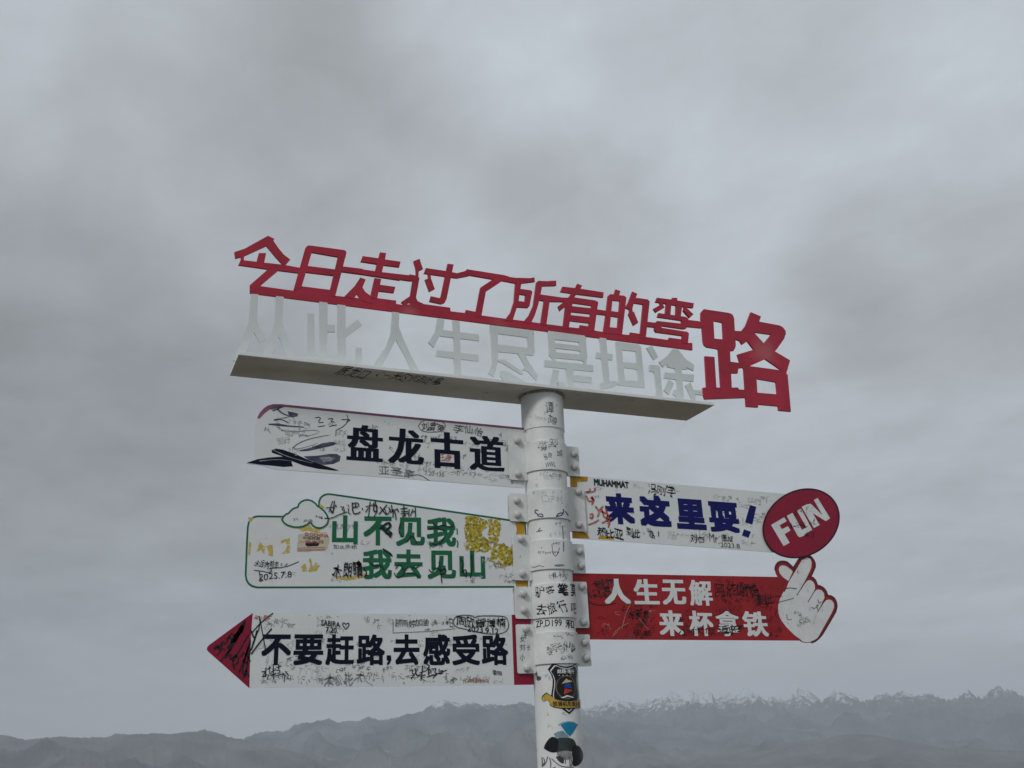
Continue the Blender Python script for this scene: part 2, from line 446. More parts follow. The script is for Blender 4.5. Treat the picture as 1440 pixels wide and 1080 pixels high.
# ------------------------------------------------------------------ noise for terrain
_rng = np.random.RandomState(5)
_perm = _rng.rand(512, 512)
def vnoise(x, y):
    xi = np.floor(x).astype(int); yi = np.floor(y).astype(int); fx = x - xi; fy = y - yi
    fx = fx * fx * (3 - 2 * fx); fy = fy * fy * (3 - 2 * fy)
    g = lambda i, j: _perm[i % 512, j % 512]
    return (g(xi, yi) * (1 - fx) + g(xi + 1, yi) * fx) * (1 - fy) + (g(xi, yi + 1) * (1 - fx) + g(xi + 1, yi + 1) * fx) * fy
def fbm(x, y, o=5, ridged=False):
    s = 0; a = .5; tot = 0
    for k in range(o):
        n = vnoise(x * 2**k + 17.3 * k, y * 2**k + 9.1 * k)
        if ridged: n = (1 - abs(2 * n - 1)) ** 1.4
        s = s + a * n; tot += a; a *= .52
    return s / tot

def terrain_mat(name, c1, c2, scale, snow=None):
    m = bpy.data.materials.new(name); m.use_nodes = True; nt = m.node_tree; N = nt.nodes; L = nt.links
    b = N['Principled BSDF']; b.inputs['Roughness'].default_value = .95; b.inputs['Specular IOR Level'].default_value = .1
    g = N.new('ShaderNodeNewGeometry')
    n = N.new('ShaderNodeTexNoise'); n.inputs['Scale'].default_value = scale; n.inputs['Detail'].default_value = 9; n.inputs['Roughness'].default_value = .6
    L.new(g.outputs['Position'], n.inputs['Vector'])
    r = N.new('ShaderNodeValToRGB'); r.color_ramp.elements[0].position = .36; r.color_ramp.elements[0].color = (*c1, 1)
    r.color_ramp.elements[1].position = .64; r.color_ramp.elements[1].color = (*c2, 1); L.new(n.outputs['Fac'], r.inputs[0])
    last = r.outputs[0]
    if snow:
        z0, z1, nsc, namp = snow
        sp = N.new('ShaderNodeSeparateXYZ'); L.new(g.outputs['Position'], sp.inputs[0])
        n2 = N.new('ShaderNodeTexNoise'); n2.inputs['Scale'].default_value = nsc; n2.inputs['Detail'].default_value = 7; n2.inputs['Roughness'].default_value = .65
        mpv = N.new('ShaderNodeMapping'); mpv.inputs['Scale'].default_value = (1, 1, .22); L.new(g.outputs['Position'], mpv.inputs[0]); L.new(mpv.outputs[0], n2.inputs['Vector'])
        ad = N.new('ShaderNodeMath'); ad.operation = 'MULTIPLY_ADD'; L.new(n2.outputs['Fac'], ad.inputs[0]); ad.inputs[1].default_value = namp; L.new(sp.outputs[2], ad.inputs[2])
        mr = N.new('ShaderNodeMapRange'); mr.inputs[1].default_value = z0 + namp / 2; mr.inputs[2].default_value = z1 + namp / 2; L.new(ad.outputs[0], mr.inputs[0])
        # snow holds where the slope is not too steep
        sn = N.new('ShaderNodeSeparateXYZ'); L.new(g.outputs['Normal'], sn.inputs[0])
        m2 = N.new('ShaderNodeMapRange'); m2.inputs[1].default_value = .50; m2.inputs[2].default_value = .80; L.new(sn.outputs[2], m2.inputs[0])
        mu = N.new('ShaderNodeMath'); mu.operation = 'MULTIPLY'; L.new(mr.outputs[0], mu.inputs[0]); L.new(m2.outputs[0], mu.inputs[1])
        mx = N.new('ShaderNodeMix'); mx.data_type = 'RGBA'; L.new(mu.outputs[0], mx.inputs['Factor']); L.new(last, mx.inputs[6]); mx.inputs[7].default_value = (.52, .56, .60, 1)
        last = mx.outputs[2]
    L.new(last, b.inputs['Base Color'])
    return m

def grid_mesh(name, X, Y, Z, m, closed=False):
    nr, na = X.shape
    v = np.stack([X, Y, Z], -1).reshape(-1, 3)
    i, j = np.meshgrid(np.arange(nr - 1), np.arange(na if closed else na - 1), indexing='ij')
    j2 = (j + 1) % na
    f = np.stack([i * na + j, i * na + j2, (i + 1) * na + j2, (i + 1) * na + j], -1).reshape(-1, 4)
    me = bpy.data.meshes.new(name)
    me.vertices.add(len(v)); me.vertices.foreach_set('co', v.astype(np.float32).ravel())
    me.loops.add(f.size); me.loops.foreach_set('vertex_index', f.astype(np.int32).ravel())
    me.polygons.add(len(f)); me.polygons.foreach_set('loop_start', np.arange(0, f.size, 4, dtype=np.int32))
    me.polygons.foreach_set('loop_total', np.full(len(f), 4, dtype=np.int32))
    me.polygons.foreach_set('use_smooth', np.ones(len(f), dtype=bool))
    me.update(calc_edges=True); me.validate()
    me.materials.append(m)
    o = bpy.data.objects.new(name, me); COL.objects.link(o); o['kind'] = 'structure'
    # faces should look upward
    if me.polygons[0].normal.z < 0: me.flip_normals()
    return o

FLOOR = -620.0
def azel(px, py):
    r = ray(px, py); return math.atan2(r[0], r[1]), math.atan2(r[2], math.hypot(r[0], r[1]))

def mountain_range(name, crest_px, D, base, front, back, m, wig, jag, spur, left=12, right=14, seed=0., el_out=None):
    A = np.array([azel(*p) for p in crest_px])
    a0 = A[0, 0] - math.radians(left); a1 = A[-1, 0] + math.radians(right)
    az = np.arange(a0, a1, math.radians(.045)); na = len(az)
    el = np.interp(az, A[:, 0], A[:, 1])
    # outside the picture the crest runs on with the same character
    lo = az < A[0, 0]; hi = az > A[-1, 0]
    mean = np.mean(A[:, 1]) if el_out is None else math.radians(el_out)
    amp = max(np.std(A[:, 1]), math.radians(.12)) * 2.2
    run = mean + (fbm(az * 14 + seed, az * 0 + seed, 5) - .5) * amp
    wl = np.clip((A[0, 0] - az) / math.radians(3), 0, 1); wh = np.clip((az - A[-1, 0]) / math.radians(3), 0, 1)
    el = np.where(lo, el * (1 - wl) + run * wl, el); el = np.where(hi, el * (1 - wh) + run * wh, el)
    fade = np.clip((az - a0) / math.radians(4), 0, 1) * np.clip((a1 - az) / math.radians(4), 0, 1)
    Dc = D * (1 + wig * (fbm(az * 9 + seed * 3, az * 0 + 4.4, 4) - .5))
    hc = CAM[2] + Dc * np.tan(el) + jag * (fbm(az * 90 + seed, az * 0 + 2.2, 4) - .5) + jag * .75 * (fbm(az * 330 + seed, az * 0 + 7.2, 3, True) - .5)
    hc = base + (hc - base) * fade
    nf, nb = 90, 30
    q = np.concatenate([np.linspace(0, 1, nf), 1 + np.linspace(0, 1, nb)[1:]])
    R = np.where(q[:, None] <= 1, Dc[None] - front * (1 - q[:, None]), Dc[None] + back * (q[:, None] - 1))
    X = CAM[0] + R * np.sin(az)[None]; Y = CAM[1] + R * np.cos(az)[None]
    kw = 41; ker = np.hanning(kw); ker /= ker.sum(); hs = np.convolve(np.pad(hc, kw // 2, mode='edge'), ker, 'valid')
    P = np.where(q[:, None] <= 1, q[:, None] ** 1.35, np.clip(2 - q[:, None], 0, 1) ** 1.3)
    env = np.clip(4 * P * (1 - P), 0, 1)
    n1 = fbm(X / spur + seed, Y / spur, 6, True) - .55
    n2 = fbm(X / spur * 3.1 + seed, Y / spur * 3.1, 4) - .5
    H = np.maximum(hc - base, 30)[None]
    hx = hs[None] + (hc - hs)[None] * np.clip(P, 0, 1) ** 7
    Z = base + (hx - base) * P + env * H * (n1 * .62 + n2 * .24)
    # nothing on the near flank may hide its own crest more than real spurs would
    lim = CAM[2] + R * np.tan(el)[None] - .02 * H * (1 - P)
    Z = np.where(q[:, None] < 1, np.minimum(Z, np.maximum(lim, base - 5)), Z)
    Z[0] = base - 40; Z[-1] = base - 40
    return grid_mesh(name, X, Y, Z, m)

# ------------------------------------------------------------------ ground and mountains
def ground():
    rr = np.concatenate([np.linspace(.0, 12, 25), np.geomspace(13, 41000, 150)])
    az = np.linspace(0, 2 * math.pi, 361)[:-1]
    R, A = np.meshgrid(rr, az, indexing='ij')
    X = R * np.sin(A); Y = R * np.cos(A)
    t = np.clip((R - 7) / 1900, 0, 1)
    Z = FLOOR * (1 - (1 - t) ** 2.2)
    Z += np.clip((R - 8) / 60, 0, 1) * (fbm(X / 40, Y / 40, 4) - .5) * 5
    Z += np.clip((R - 60) / 900, 0, 1) * (fbm(X / 700, Y / 700, 5, True) - .5) * 130
    Z += np.clip((R - 1) / 6, 0, 1) * (fbm(X / 1.3, Y / 1.3, 3) - .5) * .12 * (R < 60)
    m = terrain_mat('stony_ground', (.085, .075, .06), (.145, .128, .10), .02)
    nt = m.node_tree; n = nt.nodes.new('ShaderNodeTexNoise'); n.inputs['Scale'].default_value = 18; n.inputs['Detail'].default_value = 6
    g = [x for x in nt.nodes if x.type == 'NEW_GEOMETRY'][0]; nt.links.new(g.outputs['Position'], n.inputs['Vector'])
    bp = nt.nodes.new('ShaderNodeBump'); bp.inputs['Distance'].default_value = .03; nt.links.new(n.outputs['Fac'], bp.inputs['Height'])
    nt.links.new(bp.outputs[0], nt.nodes['Principled BSDF'].inputs['Normal'])
    return grid_mesh('ground', X, Y, Z, m, closed=True)
ground()

ROCK_N = terrain_mat('rock_near', (.030, .034, .040), (.125, .128, .130), .0018)
ROCK_M = terrain_mat('rock_and_snow_streaks', (.028, .036, .046), (.13, .14, .15), .0018, snow=(560, 680, .0075, 750))
ROCK_F = terrain_mat('rock_and_snow', (.035, .042, .052), (.11, .12, .13), .0018, snow=(540, 640, .0095, 1300))
ROCK_R = terrain_mat('foothill_earth', (.035, .042, .050), (.10, .108, .115), .0024)

mountain_range('mountain_range', [(818, 997), (844, 990), (858, 979), (873, 985), (896, 992), (911, 983), (929, 980), (944, 974), (958, 980),
    (969, 970), (982, 975), (996, 972), (1009, 982), (1024, 974), (1034, 977), (1044, 969), (1062, 974), (1073, 983), (1084, 978), (1096, 984), (1107, 987),
    (1116, 974), (1124, 966), (1132, 972), (1140, 974), (1156, 988), (1168, 979), (1178, 972), (1200, 977), (1212, 984), (1227, 983), (1236, 974), (1254, 976), (1271, 970),
    (1290, 977), (1311, 978), (1330, 984), (1347, 981), (1362, 970), (1372, 979), (1382, 981), (1404, 963), (1412, 972), (1422, 970), (1440, 979)],
    19500, FLOOR, 7500, 5000, ROCK_F, .06, 120, 1300, left=6, right=16, seed=3.3)
mountain_range('mountain_range', [(335, 1046), (340, 1041), (360, 1030), (380, 1029), (400, 1030), (415, 1020), (440, 1016), (463, 1011), (475, 1016), (487, 1014), (500, 1016),
    (518, 1009), (530, 1013), (545, 1011), (570, 1004), (582, 1003), (595, 1000), (605, 992), (615, 987), (624, 985), (632, 986), (645, 990), (660, 988), (680, 992), (700, 992),
    (715, 990), (729, 987), (747, 991), (775, 996), (800, 1001), (830, 1008), (870, 1014), (930, 1020)],
    15000, FLOOR, 6000, 4500, ROCK_M, .06, 48, 1200, left=7, right=12, seed=8.1, el_out=.35)
mountain_range('mountain_range', [(0, 1032), (15, 1035), (35, 1040), (65, 1037), (84, 1036), (100, 1037), (125, 1038), (150, 1036), (165, 1031), (182, 1033), (200, 1032), (235, 1032),
    (270, 1030), (281, 1028), (288, 1026), (297, 1029), (305, 1030), (320, 1036), (340, 1040), (360, 1045), (392, 1053), (425, 1060), (450, 1070), (480, 1082), (520, 1090)],
    12000, FLOOR, 5500, 4500, ROCK_N, .05, 22, 1150, left=16, right=5, seed=1.7)
mountain_range('foothill_range', [(1040, 1060), (1080, 1052), (1111, 1044), (1147, 1041), (1175, 1035), (1200, 1032), (1235, 1034), (1258, 1040), (1280, 1043), (1310, 1049), (1333, 1052), (1380, 1054), (1440, 1056)],
    13000, FLOOR, 6500, 3500, ROCK_R, .05, 14, 1300, left=6, right=14, seed=6.2)

# haze: one closed box round everything, sky outside it
bm = bmesh.new(); bmesh.ops.create_cube(bm, size=1)
for v in bm.verts: v.co = Vector((v.co.x * 84000, v.co.y * 84000, (FLOOR - 140) if v.co.z < 0 else 2100))
hz = bpy.data.materials.new('haze_air'); hz.use_nodes = True
hn = hz.node_tree; hn.nodes.remove(hn.nodes['Principled BSDF'])
pv = hn.nodes.new('ShaderNodeVolumePrincipled'); pv.inputs['Color'].default_value = (.88, .93, 1.0, 1); pv.inputs['Density'].default_value = 4.9e-5
hn.links.new(pv.outputs[0], hn.nodes['Material Output'].inputs['Volume'])
haze = bm_obj('haze', bm, hz); haze['kind'] = 'stuff'

# ------------------------------------------------------------------ the signpost
post = bpy.data.objects.new('signpost', None); COL.objects.link(post)
post['label'] = 'white pole crowded with painted boards and red cut-out lettering on top, scribbled all over'
post['category'] = 'signpost'
R0 = .080
SHZ = 2.8848                          # underside of the shelf
def tube(r, z0, z1, bev=.0015, seg=96, cap=True):
    bm = bmesh.new()
    prof = [(r - bev, z0), (r, z0 + bev), (r, z1 - bev), (r - bev, z1)]
    rings = [[bm.verts.new((a * math.cos(2 * math.pi * k / seg), a * math.sin(2 * math.pi * k / seg), z)) for k in range(seg)] for a, z in prof]
    for A, B in zip(rings, rings[1:]):
        for k in range(seg): bm.faces.new((A[k], A[(k + 1) % seg], B[(k + 1) % seg], B[k]))
    bm.faces.new(rings[0][::-1]); bm.faces.new(rings[-1])
    return bm
def autosmooth(o, ang=35):
    me = o.data; bmx = bmesh.new(); bmx.from_mesh(me)
    for e in bmx.edges: e.smooth = not (len(e.link_faces) == 2 and e.calc_face_angle(0) > math.radians(ang))
    for f in bmx.faces: f.smooth = True
    bmx.to_mesh(me); bmx.free()
CYP = Cyl(R0)
def zc(py, r=R0):                      # height on the front of the pole seen at pixel row py
    px = 762.5 + .0515 * (py - 577); return Cyl(r).uv(px, py)[1]
pole = bm_obj('pole', tube(R0, -.3, SHZ - .001), W_POLE, post); autosmooth(pole)
sleeve = bm_obj('sleeve', tube(R0 + .0028, zc(600, R0 + .0028), SHZ - .002), W_POLE, post); autosmooth(sleeve)
# weld bead round the head of the pole
bm = bmesh.new()
for k in range(64):
    for j in range(6):
        a = 2 * math.pi * k / 64; t = j / 6 * 2 * math.pi; rr = .006 * (1 + .35 * math.sin(k * 5.1) * math.sin(k * 1.7))
        bm.verts.new(((R0 + .004 + rr * math.cos(t)) * math.cos(a), (R0 + .004 + rr * math.cos(t)) * math.sin(a), SHZ - .003 + rr * math.sin(t)))
bm.verts.ensure_lookup_table()
for k in range(64):
    for j in range(6): bm.faces.new((bm.verts[k * 6 + j], bm.verts[((k + 1) % 64) * 6 + j], bm.verts[((k + 1) % 64) * 6 + (j + 1) % 6], bm.verts[k * 6 + (j + 1) % 6]))
weld_m = mat('weathered_weld', (.40, .40, .37), .7, .3, 60, .5, col2=(.05, .05, .05))
bm_obj('weld_bead', bm, weld_m, post, True)

# clamps: two half shells with ears, bolted together over the board ends
def rivet_mesh():
    bm = bmesh.new(); seg = 20
    prof = [(.0150, 0), (.0150, .0018), (.0134, .0024), (.0134, .0062), (.0126, .0100), (.0102, .0134), (.0062, .0156), (.0, .0164)]
    rings = []
    for a, h in prof[:-1]: rings.append([bm.verts.new((a * math.cos(2 * math.pi * k / seg), -h, a * math.sin(2 * math.pi * k / seg))) for k in range(seg)])
    top = bm.verts.new((0, -prof[-1][1], 0))
    for A, B in zip(rings, rings[1:]):
        for k in range(seg): bm.faces.new((A[k], B[k], B[(k + 1) % seg], A[(k + 1) % seg]))
    for k in range(seg): bm.faces.new((rings[-1][k], top, rings[-1][(k + 1) % seg]))
    bmesh.ops.recalc_face_normals(bm, faces=bm.faces)
    me = bpy.data.meshes.new('rivet'); bm.to_mesh(me); bm.free(); me.materials.append(W_RIV)
    me.polygons.foreach_set('use_smooth', [True] * len(me.polygons)); return me
W_RIV = mat('rivet_paint', (.60, .61, .59), .33, .10, 90, .1, spec=.5)
RIV = rivet_mesh()
EF = Flat(-.0115)                      # front face of the front ears
def rounded(x0, z0, x1, z1, r, n=4):
    p = []
    for (cx_, cz, a0) in ((x1 - r, z1 - r, 0), (x0 + r, z1 - r, 90), (x0 + r, z0 + r, 180), (x1 - r, z0 + r, 270)):
        for k in range(n + 1):
            a = math.radians(a0 + 90 * k / n); p.append((cx_ + r * math.cos(a), cz + r * math.sin(a)))
    return p
def band(bm, r0, r1, z0, z1, a0, a1, n=40):
    """Shell segment from angle a0 to a1 (degrees from -Y towards +X)."""
    g = []
    for k in range(n + 1):
        a = math.radians(a0 + (a1 - a0) * k / n); s, c = math.sin(a), -math.cos(a)
        g.append([bm.verts.new((q * s, q * c, z)) for q, z in ((r0, z0), (r1 - .001, z0), (r1, z0 + .001), (r1, z1 - .001), (r1 - .001, z1), (r0, z1))])
    for A, B in zip(g, g[1:]):
        for j in range(6): bm.faces.new((A[j], B[j], B[(j + 1) % 6], A[(j + 1) % 6]))
    bm.faces.new(g[0][::-1]); bm.faces.new(g[-1])
def plate(bm, poly, y0, y1):
    A = [bm.verts.new((p[0], y0, p[1])) for p in poly]; B = [bm.verts.new((p[0], y1, p[1])) for p in poly]
    bm.faces.new(A); bm.faces.new(B[::-1])
    for k in range(len(poly)): bm.faces.new((A[k], A[(k + 1) % len(poly)], B[(k + 1) % len(poly)], B[k]))
CR = R0 + .0062
def clamp(yt, yb, left, right, rl, rr_):
    z1 = zc(yt, CR); z0 = zc(yb, CR)
    bm = bmesh.new()
    band(bm, R0 + .0005, CR, z0, z1, -82, 82); 
    band(bm, R0 + .0005, CR, z0 + .001, z1 - .001, 98, 262)
    for side, e, long_ in ((-1, left, left[4]), (1, right, right[4])):
        xa, ya, xb, yb_ = e[:4]
        xm, ym = (xa + xb) / 2, (ya + yb_) / 2
        u0 = EF.uv(xa, ym)[0]; u1 = EF.uv(xb, ym)[0]; w1 = EF.uv(xm, ya)[1]; w0 = EF.uv(xm, yb_)[1]
        if side < 0: u1 = -(R0 + .0002)
        else: u0 = R0 + .0002
        ys = (-.0115, -.0062) if long_ else (-.0098, -.0048)
        plate(bm, rounded(u0, w0, u1, w1, .006), *ys)
        plate(bm, rounded(u0, w0 + .002, u1, w1 - .002, .006), .0056, .0106)
    o = bm_obj('clamp', bm, W_CLAMP, post); autosmooth(o)
    for L_, e in ((rl, left), (rr_, right)):
        for (x, y) in L_:
            u, v = EF.uv(x, y); ro = bpy.data.objects.new('rivet', RIV); COL.objects.link(ro); ro.parent = o
            ro.location = (u, -.0114 if e[4] else -.0097, v); ro.rotation_euler = (0, random.uniform(-.15, .15), 0)
    return o
cl = [clamp(619, 660, (716, 611, 740, 675, 1), (795, 628, 815, 669, 0), [(727.5, 620), (728.5, 667)], [(807, 638.5), (807.5, 657)]),
      clamp(687, 728, (717, 694, 740, 733, 0), (800, 685.5, 823, 747, 1), [(727, 704), (728, 724)], [(813, 692), (814, 738)]),
      clamp(758, 800, (722, 752, 744, 816, 1), (803, 765, 823, 806, 0), [(732.5, 758), (734.6, 807)], [(815, 775.5), (817, 796)]),
      clamp(820, 868, (725, 825, 747, 870, 0), (806, 818, 827, 883, 1), [(736, 835), (737, 858)], [(817.6, 825), (820, 875)]),
      clamp(888, 933, (727, 878, 751, 947, 1), (811, 892, 831, 937, 0), [(739.4, 884.5), (741, 939.5)], [(822, 903.5), (824, 926)])]

# ------------------------------------------------------------------ title: shelf, red plate, white letters
YT = -.012                           # the letters stand along the middle of the shelf
TF = Flat(YT)
bm = bmesh.new(); bmesh.ops.create_cube(bm, size=1)
for v in bm.verts: v.co = Vector(((.732 if v.co.x > 0 else -1.1755), (.108 if v.co.y > 0 else -.1045), SHZ + (.013 if v.co.z > 0 else 0)))
bmesh.ops.bevel(bm, geom=bm.edges[:], offset=.0012, segments=2, affect='EDGES')
shelf = bm_obj('shelf', bm, W_SHELF, post); autosmooth(shelf)
shelf.data.materials.append(mat('shelf_underside_bounce_tint', (.84, .82, .76), .6, .09, 4, .1, spots=[(.66, 22, (.60, .56, .48))]))  # shelf paint with the underside's warm bounce light put into the colour
for f_ in shelf.data.polygons:
    if f_.normal.z < -.9: f_.material_index = 1
shelf['label'] = 'long flat white shelf that carries the cut-out letters on its front edge'
us = Under(SHZ)
sh = Sheet(us)
for body, a, b, h in (('居龙口', (478, 519), (517, 527), 13), ('く一', (530, 526), (550, 528.5), 7), ('米区', (553, 528), (575, 532), 10), ('你到此啊', (577, 531), (618, 537), 10)):
    uv, fs = glyph(body); A = us.uv(*a); B = us.uv(*b); hh = h / 27 * .21
    sh.tris([(A[0] + (B[0] - A[0]) * x + .02 * (y - .5), A[1] + (B[1] - A[1]) * x - hh * (y - .5) + .006 * math.sin(x * 20)) for x, y in uv], fs, BLACK, .0005)
sh.line([(612, 536), (620, 538), (616, 540), (610, 539.5)], 1.2, BLACK)
sh.build('handwriting', shelf, 'stuff')

A_ = (310, 325, 7.2); E_ = (480, 340, 7.2); F_ = (640, 370, 7.2); G_ = (800, 385, 7.2); H_ = (965, 420, 6.35)
bar = [(351.3, 412.5), (351.3, 402), (365.6, 402.5), (412, 409), (423.9, 402.8), (464.2, 407.9), (471, 416), (486.4, 417.8), (515, 420.5), (530, 419.4), (557, 422.9), (557, 427.5), (566, 429),
       (590, 427), (632.8, 432.8), (633.5, 438), (654, 440.3), (655, 436), (668.5, 438.6), (676, 443.6), (711.5, 448.5), (737, 451.6), (761, 455), (791, 458.9), (799.7, 460.3), (814.6, 461.7),
       (815.2, 457.4), (828, 459.2), (835.4, 464.9), (848, 467), (874.3, 470.2), (885, 471.3), (886, 467.6), (900, 469.7), (907.6, 473.9), (940, 478.3), (940.5, 475), (959, 477.4), (967.4, 482.2), (973.3, 482.5), (973.6, 492.6)]
sh = Sheet(TF); sh.px([bar], RED_T, .002, .008)
title = sh.build('title_bar', post); title['label'] = 'bright red bar from which the red cut-out characters rise'
